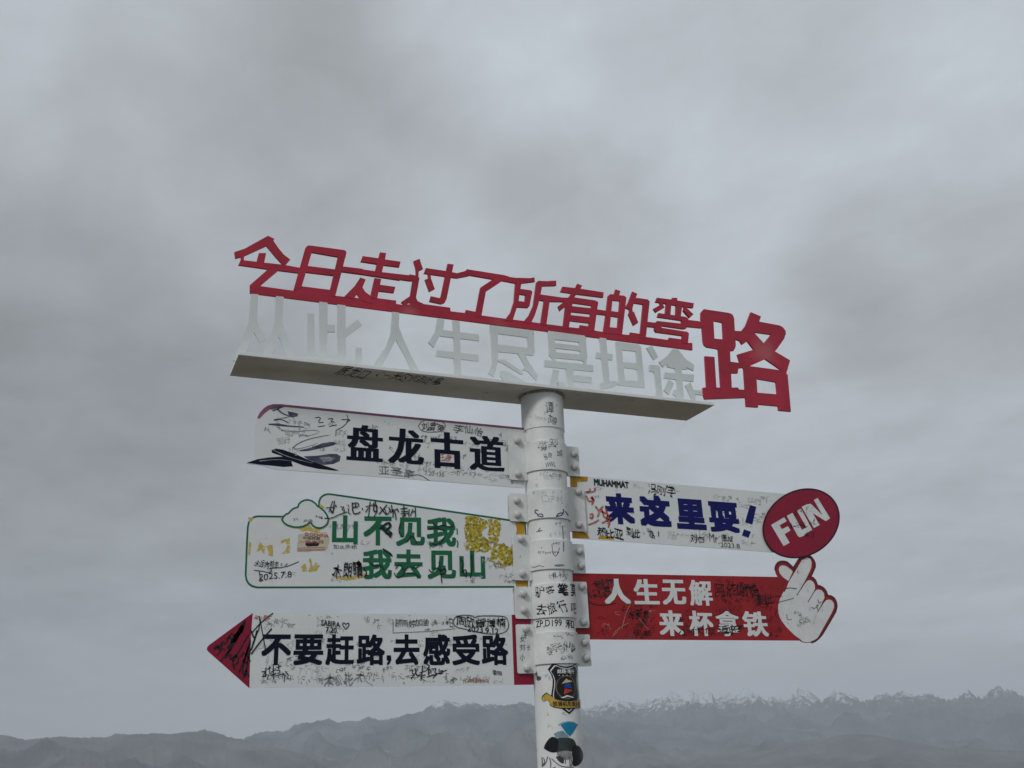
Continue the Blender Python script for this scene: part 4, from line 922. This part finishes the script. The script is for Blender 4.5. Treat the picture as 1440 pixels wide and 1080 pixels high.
# 3 ---- arrow board at lower left
b3 = board([[(355, 862.2), (719.5, 864.6), (745.7, 865.2), (751, 962.6), (723, 963), (350.4, 967.4), (294, 917), (291, 913.4), (291.6, 910.6), (294, 907.6)]], W_BOARD,
           'white board with dark blue characters and a crimson arrowhead at its left end')
L8 = (280, 840, 5.538)
sh = Sheet(BF); sh.px([[(355.4, 861.9), (353, 890), (351.6, 925), (350.6, 967.7), (293.6, 917.2), (290.7, 913.6), (291.4, 910.2), (293.8, 907.2)]], CRIM, .0005); sh.build('arrowhead', b3)
sh = Sheet(BF); sh.px([[(719.5, 864.4), (746, 865), (751.3, 962.9), (723, 963.2)]], CRIM, .0005); sh.build('end_stripe', b3)
for ch, x0, x1 in (('不', 367.6, 409.2), ('要', 412.7, 454.4), ('赶', 457.9, 498), ('路', 501.7, 541.2), ('去', 553.4, 589.8), ('感', 595, 633), ('受', 635.6, 674.6), ('路', 677, 714.2)):
    sh = Sheet(BF); box_glyph(sh, ch, x0, 892, x1, 935.2, NAVY, .030); sh.build('character', b3)
sh = Sheet(BF); sh.px([[(543.6, 921.5), (549.6, 921.5), (550.2, 928), (547.5, 934), (544.6, 935.4), (543.6, 933), (546, 929.6), (543.6, 928)]], NAVY, .0009); sh.build('comma', b3)
sh = Sheet(BF)
for pts, w in (([(355, 905), (366, 880), (364, 862), (368, 885), (374, 918)], 1.3), ([(354, 890), (366, 876), (384, 862)], 1.5), ([(353, 920), (366, 902), (382, 884)], 2.0), ([(352, 885), (358, 900), (362, 884), (359, 896), (353, 914)], 2.2),
               ([(330, 942), (326, 925), (336, 922), (334, 934), (326, 936)], 1.9), ([(338, 924), (344, 916), (346, 926), (340, 930), (348, 932)], 1.8), ([(348, 910), (344, 930), (340, 946), (345, 950)], 1.7), ([(352, 905), (346, 920), (352, 930)], 1.7),
               ([(300, 912), (308, 905), (306, 914), (314, 900), (316, 908), (324, 893), (325, 903)], 1.5), ([(326, 900), (334, 888), (336, 894), (344, 878), (330, 900)], 2.6), ([(305, 922), (314, 910), (316, 916)], 1.4), ([(318, 922), (330, 902), (344, 880), (326, 905)], 3.0),
               ([(342, 955), (345, 940), (350, 952)], 1.4), ([(320, 912), (332, 894), (342, 876), (336, 892), (328, 906), (340, 884)], 3.4), ([(332, 900), (346, 868), (340, 890)], 2.8), ([(302, 914), (306, 908), (309, 916), (313, 905)], 1.8),
               ([(316, 926), (326, 918), (322, 930), (332, 920)], 1.8), ([(328, 930), (338, 912), (350, 892)], 1.9), ([(336, 946), (346, 922), (352, 900)], 2.2), ([(318, 900), (326, 890), (330, 896), (338, 882)], 1.8), ([(345, 952), (349, 925), (352, 912)], 2.4), ([(310, 930), (318, 920), (326, 912)], 1.6)):
    sh.line(pts, w, BLACK, .0014)
for q_ in C(*L8, [(485, 580), (520, 575), (500, 600), (490, 625), (530, 600)], [(520, 545), (515, 620)], [(530, 560), (560, 545)], [(545, 530), (550, 600)], [(560, 580), (600, 560)], [(575, 520), (580, 640)], [(560, 610), (600, 590)],
            [(600, 545), (640, 535)], [(620, 520), (618, 560)], [(600, 570), (630, 565), (625, 590), (605, 590)], [(600, 610), (670, 590), (660, 660)], [(670, 575), (690, 600)], [(540, 600), (530, 640)]):
    sh.line(q_, random.uniform(1.0, 1.6), BLACK, .0014 + random.random() * .0001)
put_text(sh, 'SABIRA', (451.5, 875.5), (478, 878.5), 8, BLACK, .0014, .014, .03); put_text(sh, '7.20.', (458, 885), (475, 887), 7.5, BLACK, .0014, .014, .03)
sh.line([(486, 885), (482, 880), (481.5, 876.5), (484, 875.5), (486, 878.5), (489, 875.5), (491, 878), (489.5, 881.5), (486, 885)], 1.3, BLACK, .0014)
put_text(sh, '顾雨婷加油', (555, 877), (603, 875), 11, DARKINK, .0014, 0, .05); put_text(sh, '8 31日', (609, 875), (637, 876), 11, DARKINK, .0014, 0, .03)
sh.line([(552.5, 871), (552.5, 890), (600, 888), (640, 884)], .7, DARKINK, .0014, smooth=0)
put_text(sh, '周欣曾博楠', (641, 874), (711, 876), 14, BLACK, .0014, .008, .04); put_text(sh, '2023.9.12', (657, 884), (701, 888), 8.5, BLACK, .0014, .01, .03)
sh.line([(637, 874), (640, 867), (650, 865), (664, 865.5), (667, 869), (672, 866), (700, 866), (712, 867.5), (715.5, 877), (714, 886), (706, 891), (690, 892), (676, 890), (656, 885), (640, 882), (637, 874)], 1.3, DARKINK, .0014)
for q_ in C(520, 840, 5.538, [(315, 570), (340, 560), (325, 590), (345, 600), (320, 635)], [(350, 550), (365, 620), (395, 600)], [(372, 560), (345, 600)], [(385, 590), (440, 570)], [(410, 530), (400, 640)], [(390, 620), (430, 600)],
            [(440, 525), (470, 530), (440, 560)], [(445, 565), (475, 560), (470, 590), (450, 590)], [(460, 545), (455, 620), (500, 600)], [(485, 560), (520, 550), (500, 590), (530, 590), (490, 630)], [(540, 555), (535, 600), (570, 590)], [(545, 575), (570, 570)]):
    sh.line(q_, random.uniform(1.0, 1.6), BLACK, .0014 + random.random() * .0001)
sh.line([(600, 952), (615, 948), (628, 942)], 1.3, BLACK, .0015)
put_text(sh, '李丽', (692, 946), (706, 946), 7, BLACK, .0014, .01, .02); put_text(sh, 'Andrteo', (657, 957), (686, 956), 6.5, REDINK, .0014, .006, .03)
put_text(sh, '吴小丽 ♡', (357, 867), (391, 872), 6.5, REDINK, .0014, 0, .03)
put_text(sh, '木凯彬木', (455, 957), (512, 953), 18, FAINT2, .0013, -.008, .05)
sh.line([(510, 945), (514, 958), (524, 964)], .8, FAINT2, .0013)
scribbles(sh, ((358, 868), (712, 868), (716, 960), (356, 962)), 240, [FAINT, FAINT, FAINT, FAINT2], (4, 10), (.4, .7), rot=.2)
scribbles(sh, ((358, 938), (712, 938), (716, 960), (356, 962)), 90, [FAINT, FAINT2, FAINT2, DARKINK], (4, 9), (.4, .8), rot=.2)
scribbles(sh, ((358, 866), (560, 866), (560, 890), (356, 890)), 50, [FAINT, FAINT2], (4, 9), (.4, .7), rot=.2)
sh.build('handwriting', b3, 'stuff')

# 4 ---- blue board with the FUN disc
b4 = board([[(801.8, 668.8), (826.7, 670.3), (1080, 692.4), (1120, 696), (1120, 779.6), (1080, 776.2), (940, 766), (805.3, 756.8)]], W_BOARD,
           'white board at upper right with blue characters, exclamation mark and ochre corners')
Q_ = (790, 650, 4.91)
for p in C(*Q_, [(60, 93), (180, 101), (178, 130), (170, 135), (105, 135), (105, 182), (62, 182)], [(72, 465), (130, 472), (170, 490), (192, 527), (76, 523)], [(250, 529), (262, 505), (350, 512), (360, 536)]):
    sh = Sheet(BF); sh.px([ragged(p, .2, 2, 3)], ORANGE, .0005); sh.build('ochre_corner', b4)
for ch, bx in (('来', (850, 692.4, 892, 738.4)), ('这', (899, 695, 943, 742)), ('里', (950.5, 700.5, 991.8, 745.6)), ('耍', (996.7, 704.6, 1038.7, 749.8))):
    sh = Sheet(BF); box_glyph(sh, ch, *bx, BLUE, .052 if ch != '耍' else .042, slope=.065); sh.build('character', b4)
sh = Sheet(BF); sh.px(C(*Q_, [(1298, 295), (1342, 308), (1315, 430), (1265, 415)], [(1258, 463), (1305, 480), (1288, 522), (1243, 505)]), BLUE, .0009); sh.build('exclamation_mark', b4)
sh = Sheet(BF)
put_text(sh, 'MUHAMMAT', (835, 678), (884, 682.5), 9.5, BLACK, .0014, .04, .03)
put_text(sh, '冯刚学', (910.5, 688), (950, 692.5), 15, BLACK, .0014, -.01, .05)
put_text(sh, '热比亚', (839.5, 748), (877, 751), 14, BLACK, .0014, .012, .05); put_text(sh, '到此·游!', (880, 748.5), (931, 751), 11.5, BLACK, .0014, .01, .04)
put_text(sh, '刘杏', (969.5, 757), (990, 759), 12, BLACK, .0014, 0, .04); put_text(sh, 'Mr.', (997, 755), (1011, 759), 12, DARKINK, .0014, 0, .03); put_text(sh, '康城', (1014, 756), (1031, 758), 10, BLACK, .0014, 0, .03); put_text(sh, '2023.8', (1013, 766), (1040, 768), 6.5, DARKINK, .0014, 0, .03)
for pts in ([(823, 692), (830, 691), (829, 687)], [(836, 686), (837, 691), (825, 693)], [(824, 697), (828, 706), (834, 704), (832, 698)], [(830, 700), (836, 702), (832, 710)], [(837, 712), (843, 720), (840, 727)], [(848, 712), (842, 718), (852, 722)],
            [(829, 724), (834, 722), (833, 730), (829, 727)], [(827, 738), (836, 735), (842, 731)], [(846, 716), (850, 730), (856, 724)], [(852, 716), (857, 736), (855, 742)], [(846, 736), (860, 728)]):
    sh.line(pts, 2.3, REDINK, .0015)
put_text(sh, 'D34 以行', (1012, 698), (1070, 705), 9, FAINT, .0013, 0, .04)
scribbles(sh, ((828, 676), (1085, 698), (1085, 772), (828, 755)), 150, [FAINT, FAINT, FAINT, FAINT2], (4, 9), (.4, .7), slope=.065)
scribbles(sh, ((930, 745), (1060, 752), (1060, 770), (930, 760)), 26, [FAINT, FAINT2], (4, 9), (.4, .7), slope=.065)
sh.build('handwriting', b4, 'stuff')
S_ = (990, 660, 6.0)
el = []
for k in range(72):
    t = 2 * math.pi * k / 72; a, b_, th = 56.4, 45.9, math.radians(31)
    x, y = a * math.cos(t), b_ * math.sin(t)
    el.append((1125.4 + x * math.cos(th) + y * math.sin(th), 736.4 - x * math.sin(th) + y * math.cos(th)))
sh = Sheet(BF); sh.px([el], CRIM, .0062, .0045)
disc = sh.build('disc', b4)
sh = Sheet(BF); sh.px(ribbon([(1125.4 + (p[0] - 1125.4) * .988, 736.4 + (p[1] - 736.4) * .988) for p in el], 2.1, True), CRIMD, .0066); 
so = sh.build('disc_rim', b4)
sh = Sheet(BF); sh.px(C(*S_, [(558, 472), (610, 442), (715, 622), (663, 650)], [(558, 472), (668, 407), (690, 440), (590, 498)], [(625, 518), (700, 483), (722, 518), (652, 562)]), WHITEP, .0066); sh.build('letter', b4)
sh = Sheet(BF); sh.px(C(*S_, [(690, 396), (738, 370), (815, 508), (840, 560), (798, 577), (780, 560)], [(775, 352), (810, 334), (905, 512), (850, 545), (798, 577), (800, 520), (858, 494)]), WHITEP, .0066); sh.build('letter', b4)
sh = Sheet(BF); sh.px(C(*S_, [(815, 320), (862, 297), (968, 472), (918, 498)], [(850, 303), (892, 293), (985, 385), (1052, 416), (1020, 440), (870, 350)], [(918, 262), (950, 245), (1055, 415), (1020, 440)]), WHITEP, .0068); sh.build('letter', b4)
sh = Sheet(BF); scribbles(sh, ((1085, 710), (1150, 695), (1165, 760), (1095, 770)), 22, [CRIMD], (4, 9), (.5, .8), off=.0070); sh.build('handwriting', b4, 'stuff')

# 5 ---- red board with the finger-heart hand
T_ = (1080, 770, 7.2)
hand_out = C(*T_, [(105, 300), (85, 265), (75, 230), (76, 200), (85, 175), (105, 152), (130, 143), (160, 142), (190, 150), (225, 180), (255, 212), (285, 165), (310, 125), (335, 98), (370, 84), (405, 84), (435, 98), (460, 130), (472, 160), (473, 195), (455, 240), (427, 297), (455, 310), (478, 335), (497, 388),
                   (525, 392), (560, 412), (585, 445), (600, 488), (640, 495), (670, 517), (688, 555), (693, 600), (680, 650), (640, 720), (590, 805), (545, 880), (505, 925), (470, 950), (435, 962), (400, 966), (345, 957), (325, 940), (280, 900)])[0]
b5 = board([[(805.5, 805.8), (823.6, 806.2), (1093, 811.3), (1100, 812)] + [(1100, 830), (1140, 890), (1126, 900.8), (829, 899.2), (811, 898.9)], hand_out], RED_B,
           'dark red board at lower right with white characters and a finger-heart hand at its tip')
sh = Sheet(BF)
white_hand = C(*T_, [(215, 345), (150, 300), (118, 262), (108, 225), (118, 192), (145, 180), (180, 186), (215, 210), (250, 242)],
               [(345, 125), (400, 100), (428, 115), (440, 145), (438, 195), (425, 235), (300, 490), (190, 405), (205, 355), (300, 200)],
               [(400, 335), (425, 330), (455, 345), (472, 375), (475, 418), (410, 550), (295, 485), (375, 362)], [(485, 432), (505, 424), (540, 432), (565, 460), (571, 508), (505, 650), (403, 550), (465, 455)],
               [(590, 532), (620, 526), (648, 538), (666, 565), (668, 608), (640, 670), (560, 812), (503, 912), (430, 850), (505, 650), (568, 555)],
               [(192, 400), (290, 480), (405, 548), (505, 648), (640, 670), (560, 812), (503, 915), (468, 946), (400, 960), (345, 952), (330, 932), (260, 880), (180, 800), (125, 725), (102, 650), (103, 580), (120, 520), (150, 460)])
sh.px(white_hand, WHITEP, .0005); hand = sh.build('hand', b5)
sh = Sheet(BF)
for pts in ([(262, 225), (205, 350)], [(420, 250), (395, 310), (290, 485)], [(478, 425), (440, 490), (403, 553)], [(575, 525), (540, 590), (498, 655)], [(300, 190), (255, 240)]): sh.line(C(*T_, pts)[0], 1.0, MAROON, .0009, smooth=0)
sh.px(ribbon(hand_out[2:40], 3.2), MAROON, .0007)
sh.build('outline', b5)
for ch, bx, bd in (('人', (849.4, 813.5, 885.8, 849.6), (.05, .03)), ('生', (891, 814, 926.4, 850), (.042, .024)), ('无', (930.6, 815, 964, 850.6), (.042, .024)), ('解', (969, 815.4, 1001.4, 852), (.036, .02)),
                   ('来', (926.4, 858, 961.2, 894.6), (.042, .024)), ('杯', (969, 858.6, 1002.8, 894.6), (.038, .022)), ('拿', (1007, 859, 1039.6, 894.8), (.032, .016)), ('铁', (1044.4, 859.4, 1079.4, 895.4), (.036, .022))):
    sh = Sheet(BF); box_glyph(sh, ch, *bx, WHITEP, bd, slope=.015); sh.build('character', b5)
sh = Sheet(BF)
put_text(sh, '阿依谢姆', (1004, 828), (1068, 832), 20, BLACK, .0014, -.012, .05)
put_text(sh, '到此一', (1064, 845), (1100, 837), 14, BLACK, .0014, 0, .05); sh.line([(1103, 832), (1104, 828), (1110, 826.5), (1120, 828)], 1.0, BLACK, .0014)
sh.line([(1096, 846.5), (1106, 844), (1116, 841)], .8, DARKINK, .0014)
sh.line([(827, 846), (838, 851), (852, 851), (866, 848)], 1.0, BLACK, .0014, smooth=2)
put_text(sh, '卡哈尔', (832, 822), (860, 818), 9, BLACK, .0014, 0, .06); put_text(sh, '小奇', (838, 829), (858, 828), 7, BLACK, .0014, 0, .06); put_text(sh, '7.257', (841, 837), (858, 834), 7, BLACK, .0014, 0, .04)
put_text(sh, '长新君', (884, 864), (912, 864), 12, BLACK, .0014, 0, .06); put_text(sh, '何新', (890, 891), (918, 891), 12, BLACK, .0014, 0, .06)
put_text(sh, '小代位近好', (952, 888), (1044, 884), 11, BLACK, .0016, 0, .06)
put_text(sh, '刘', (1016, 888), (1030, 887), 11, BLACK, .0014, 0, .06)
for pts in ([(1141, 854), (1146, 856), (1151, 850)], [(1150, 843), (1151, 849), (1155, 846)], [(1148, 850), (1150, 858)], [(1106, 864), (1107, 872), (1112, 871)]): sh.line(pts, .9, DARKINK, .0013)
sh.line([(874, 885), (880, 862), (888, 846)], .7, SCRATCH, .0013); sh.line([(860, 896), (868, 884), (884, 876)], .6, SCRATCH, .0013); sh.line([(895, 866), (912, 886)], .5, SCRATCH, .0013); sh.line([(862, 895), (872, 883)], .6, SCRATCH, .0013)
scribbles(sh, ((832, 812), (1092, 816), (1100, 894), (832, 895)), 170, [FAINTR, FAINTR, FAINTR, CRIMD], (4, 10), (.5, .9), rot=.2)
scribbles(sh, ((826, 812), (862, 812), (862, 840), (826, 840)), 34, [BLACK, DARKINK, FAINTR], (4, 7), (.6, 1.0), rot=.2)
scribbles(sh, ((880, 854), (925, 854), (925, 896), (880, 896)), 34, [BLACK, DARKINK, FAINTR], (5, 9), (.6, 1.0), rot=.2)
scribbles(sh, ((1005, 815), (1095, 820), (1100, 850), (1005, 845)), 40, [FAINTR, BLACK, FAINTR], (6, 12), (.6, 1.1), rot=.3)
scribbles(sh, ((836, 855), (920, 855), (920, 894), (836, 894)), 40, [FAINTR, REDINK, FAINTR], (4, 9), (.5, .8), rot=.2)
scribbles(sh, ((1100, 850), (1150, 850), (1140, 895), (1118, 880)), 34, [FAINT, FAINT2, FAINT], (3, 7), (.4, .8), off=.0009, rot=.5)
scribbles(sh, ((1115, 800), (1135, 790), (1125, 830), (1108, 830)), 8, [FAINT, FAINT2, SCRATCH], (3, 6), (.4, .8), off=.0009, rot=.5)
sh.build('handwriting', b5, 'stuff')

# ------------------------------------------------------------------ marks and stickers on the pole
CS = Cyl(R0 + .0028); CC = Cyl(CR)
sh = Sheet(CS)
put_text(sh, '谭', (767, 573), (778.5, 573.5), 16, DARKINK, .0004, 0, .03); put_text(sh, '衣服', (770, 588), (783, 593), 11, DARKINK, .0004, 0, .05)
scribbles(sh, ((738, 570), (785, 570), (788, 598), (740, 605)), 9, [FAINT, FAINT2], (3, 7), (.4, .7))
sh.build('handwriting', sleeve, 'stuff')
sh = Sheet(CC)
put_text(sh, '大刘', (760, 624), (784, 620), 10, FAINT2, .0004, 0, .05); put_text(sh, '谷丽', (764, 643), (776, 640), 8, DARKINK, .0004, 0, .05); put_text(sh, '城', (783, 638), (791, 637), 9, DARKINK, .0004, 0, .05); put_text(sh, 'WWL', (767, 654), (781, 652.5), 7, DARKINK, .0004, 0, .04)
scribbles(sh, ((745, 622), (786, 620), (788, 652), (746, 656)), 16, [FAINT, FAINT2, DARKINK], (3, 8), (.4, .8)); sh.build('handwriting', cl[0], 'stuff')
sh = Sheet(CC)
put_text(sh, '口子村', (762, 702), (791, 701), 11, FAINT, .0004, 0, .04)
for pts in ([(753, 717), (752, 721), (755, 722)], [(755, 722), (757, 726), (764, 727), (763, 723), (757, 723)], [(753, 717), (757, 718)], [(792, 716), (793, 720), (790, 722)], [(783, 726), (790, 725), (792, 721), (785, 722), (782, 727)], [(795, 719), (799, 725)]):
    sh.line(pts, 1.5, BLUEINK, .0004)
scribbles(sh, ((748, 690), (790, 690), (790, 715), (748, 715)), 12, [FAINT, FAINT], (3, 8), (.4, .8)); sh.build('handwriting', cl[1], 'stuff')
sh = Sheet(CC)
for k in range(14): sh.line([(791.6, 762 + k * 1.0 + 0), (793.4, 762.5 + k * 1.0)], .5, BLACK, .0004, smooth=0)
put_text(sh, 'MISSION', (780, 795.6), (793, 794.8), 3.2, BLACK, .0004, .02)
for pts in ([(758, 775), (757, 778)], [(761, 770), (762.5, 771)], [(776, 765), (777, 775), (780, 783), (784, 780), (787, 770)], [(747, 797), (752, 798), (758, 795), (765, 797)]): sh.line(pts, .9, DARKINK, .0005)
scribbles(sh, ((750, 760), (792, 760), (794, 792), (752, 794)), 12, [FAINT, FAINT2], (3, 7), (.4, .8)); sh.build('handwriting', cl[2], 'stuff')
sh = Sheet(CC)
put_text(sh, '驴客', (752.5, 834), (780, 830), 15, BLACK, .0005, 0, .05); put_text(sh, '笔', (784, 829), (799, 829), 17, BLACK, .0005, .014, .05); put_text(sh, '莫', (802, 829), (810, 830), 18, BLACK, .0005, .01, .05)
put_text(sh, '去旅行', (755.5, 857), (798, 854), 16, BLACK, .0005, .006, .04); put_text(sh, '吧', (803, 855), (810, 856), 14, BLACK, .0005, 0, .04)
scribbles(sh, ((775, 818), (795, 818), (795, 826), (775, 826)), 4, [FAINT2], (3, 6), (.5, .8)); sh.build('handwriting', cl[3], 'stuff')
sh = Sheet(CC)
put_text(sh, '想写点什么', (769, 914), (808, 907), 14, DARKINK, .0004, -.008, .05); put_text(sh, '心谷', (788, 925), (806, 923), 8, FAINT2, .0004, 0, .05)
scribbles(sh, ((758, 890), (806, 890), (808, 928), (760, 930)), 18, [FAINT, FAINT2], (3, 8), (.4, .8)); sh.build('handwriting', cl[4], 'stuff')
sh = Sheet(EF)
for t, y in (('女', 899), ('刘', 911), ('小', 925)): put_text(sh, t, (731, y), (738, y - 1), 9, BLACK, .0004, 0, .04)
put_text(sh, '长', (741, 911), (746, 910), 9, DARKINK, .0004, 0, .04); scribbles(sh, ((733, 890), (744, 890), (746, 930), (733, 932)), 8, [FAINT2, DARKINK], (3, 6), (.4, .8)); sh.build('handwriting', cl[4], 'stuff')
sh = Sheet(CYP)
put_text(sh, 'ZP,D199', (754, 878.5), (790, 876.5), 11, BLACK, .0005, .008, .03); put_text(sh, '和', (795, 877), (807, 879), 12, BLACK, .0005, .008, .05)
for pts in ([(754, 748), (761, 746)], [(760, 742), (756, 748), (763, 746)], [(791, 740), (792, 758)]): sh.line(pts, 1.1, DARKINK, .0005)
put_text(sh, '8.13', (777, 809), (794, 807), 7, DARKINK, .0005, 0, .04); put_text(sh, '帕米尔', (763, 672), (790, 670), 9, FAINT, .0005, 0, .05)
scribbles(sh, ((748, 664), (790, 664), (790, 684), (748, 686)), 14, [FAINT, FAINT2], (3, 7), (.4, .8))
scribbles(sh, ((752, 735), (794, 735), (794, 755), (752, 757)), 14, [FAINT, FAINT2], (3, 7), (.4, .8))
scribbles(sh, ((752, 805), (798, 805), (798, 817), (752, 818)), 9, [FAINT, FAINT2], (3, 7), (.4, .8))
scribbles(sh, ((756, 940), (775, 940), (776, 1040), (758, 1040)), 16, [FAINT, FAINT], (3, 7), (.4, .7), rot=.6)
for pts in ([(790, 1003), (795, 1001.5)], [(790, 1003), (797, 1006)]): sh.line(pts, .8, FAINT2, .0005)
sh.px(C(745, 930, 13.5, [(95, 75), (120, 70), (115, 150), (140, 200), (150, 280), (215, 290), (212, 350), (165, 370), (130, 355), (125, 260), (95, 230)]), DARKINK, .0004)
sh.build('handwriting', pole, 'stuff')
# magenta marker at the end of the top left board
sh = Sheet(CYP); sh.line([(736, 612), (738, 607), (742, 603)], 2.0, MAG, .0005, smooth=0); sh.build('marker_stroke', pole)

# shield sticker, mirrored about its tip and running round the side of the pole
X_ = (745, 930, 13.5)
def mirrored(pts, cx_px=(800.4, 1004.5)):
    u0 = CYP.uv(*cx_px)[0]; L_ = [CYP.uv(*p) for p in pts]
    L_ = [(min(u, u0 - 1e-5), v) for u, v in L_]
    return L_ + [(2 * u0 - u, v) for u, v in reversed(L_)]
def shield(ins):
    P = C(*X_, [(745, 100), (680, 97), (560, 77), (480, 37), (430, 38), (340, 150), (400, 240), (435, 350), (430, 480), (405, 640), (410, 730), (480, 800), (600, 900), (748, 1008)])[0]
    cx_, cy_ = 800, 965
    return mirrored([(cx_ + (p[0] - cx_) * (1 - ins * 1.2), cy_ + (p[1] - cy_) * (1 - ins)) for p in P])
sh = Sheet(CYP)
sh.polys([shield(-.045)], WHITEP, .0004); sh.polys([shield(0)], STBLK, .0007); sh.polys([shield(.09)], WHITEP, .0010); sh.polys([shield(.13)], STBLK, .0013)
cu, cv = CYP.uv(745 + 700 / 13.5, 930 + 490 / 13.5)
def circ(r, n=36): return [(cu + r * math.cos(2 * math.pi * k / n), cv + r * math.sin(2 * math.pi * k / n)) for k in range(n)]
rr_ = .038
sh.polys(ribbon(circ(rr_), .0045, True), mat('sticker_faded_gold', (.18, .14, .07), .4, .3, 60, col2=(.05, .045, .04)), .0015)
sh.px(C(*X_, [(610, 412), (640, 385), (690, 325), (720, 350), (790, 370), (800, 388), (760, 395), (680, 405), (620, 425)]), CREAM, .0016)
sh.px(C(*X_, [(665, 425), (700, 405), (760, 415), (795, 510), (655, 500)]), STBLU, .0016); sh.px(C(*X_, [(662, 512), (800, 545), (795, 560), (645, 625)]), STRED, .0016)
sh.px(C(*X_, [(580, 690), (640, 670), (700, 640), (760, 655), (845, 690), (800, 690), (710, 670), (640, 697)]), WHITEP, .0016)
put_text(sh, '丝路·喀什', (783.5, 944), (807, 944.5), 6.2, WHITEP, .0016, .02)
for x in (555, 625, 700, 770): sh.px(C(*X_, [(x, 255), (x + 14, 262), (x + 10, 275), (x - 6, 270)]), WHITEP, .0016)
sh.build('sticker', pole, label='black shield sticker with gold banner')
sh = Sheet(CYP)
ban = C(*X_, [(265, 640), (325, 595), (420, 660), (470, 715), (600, 750), (760, 760), (930, 740), (1010, 715), (1010, 860), (930, 885), (760, 895), (600, 895), (450, 870), (385, 830), (380, 780), (320, 720), (300, 740), (260, 760), (232, 720), (240, 670)])
sh.px([[(p[0] + (p[0] - 790) * .012, p[1] + (p[1] - 987) * .03) for p in ban[0]]], STBLK, .0019); sh.px([[(795 + (p[0] - 795) * .985, 987 + (p[1] - 987) * .90) for p in ban[0]]], GOLD, .0022)
put_text(sh, '铁骑机车俱乐部', (777.5, 989.8), (814.5, 990.8), 7.6, STBLK, .0025, .02)
sh.build('sticker_banner', pole)
# sky-blue fan sticker
Y_ = (740, 1000, 13.5)
sh = Sheet(CYP)
sh.px(C(*Y_, [(600, 260), (680, 210), (800, 185), (900, 200), (1000, 265), (970, 275), (900, 225), (800, 205), (700, 230), (625, 280)]), PCYAN, .0005)
sh.px(C(*Y_, [(650, 265), (720, 225), (810, 205), (900, 215), (970, 265), (880, 420), (830, 480), (770, 430)]), CYAN, .0008)
sh.px(C(*Y_, [(520, 430), (600, 390), (700, 370), (770, 440), (820, 500), (680, 510), (560, 500)]), mat('sticker_dusty_blue', (.20, .33, .38), .5, .1, 30), .0006)
sh.build('sticker', pole, label='sky-blue fan-shaped sticker')
sh = Sheet(CYP)
sh.px([chaikin(C(*Y_, [(330, 690), (400, 560), (480, 480), (570, 500), (620, 560), (600, 780), (480, 790), (360, 730)])[0], 2)], STBLK, .0010)
sh.px([chaikin(C(*Y_, [(520, 510), (850, 500), (930, 570), (960, 700), (880, 760), (720, 810), (560, 800), (520, 660)])[0], 2)], SGREY, .0007)
sh.px([chaikin(C(*Y_, [(880, 660), (980, 640), (1060, 740), (1090, 860), (1050, 980), (950, 1050), (870, 1040), (880, 900), (860, 760)])[0], 2)], STBLK, .0010)
sh.px([chaikin(C(*Y_, [(560, 770), (860, 740), (880, 900), (760, 930), (620, 900)])[0], 2)], mat('sticker_rubbed_grey', (.30, .29, .28), .6, .25, 60, col2=(.10, .11, .11)), .0008)
sh.px([chaikin(C(*Y_, [(550, 860), (640, 850), (715, 900), (715, 1010), (620, 960)])[0], 1)], SGREY, .0010)
for pts in ([(300, 870), (310, 960), (305, 1060)], [(330, 880), (360, 960), (310, 1040)], [(410, 860), (380, 980), (320, 1045)], [(445, 880), (470, 980), (465, 1085)], [(480, 900), (600, 1010), (700, 1060), (900, 1065)], [(500, 1085), (560, 1060)], [(850, 900), (870, 1000), (840, 1050)], [(820, 880), (830, 1040)], [(740, 900), (745, 1000)]): sh.line(C(*Y_, pts)[0], 1.2, DARKINK, .0012)
sh.build('sticker', pole, label='rubbed black and white sticker of rounded dark patches')
bpy.context.view_layer.update()
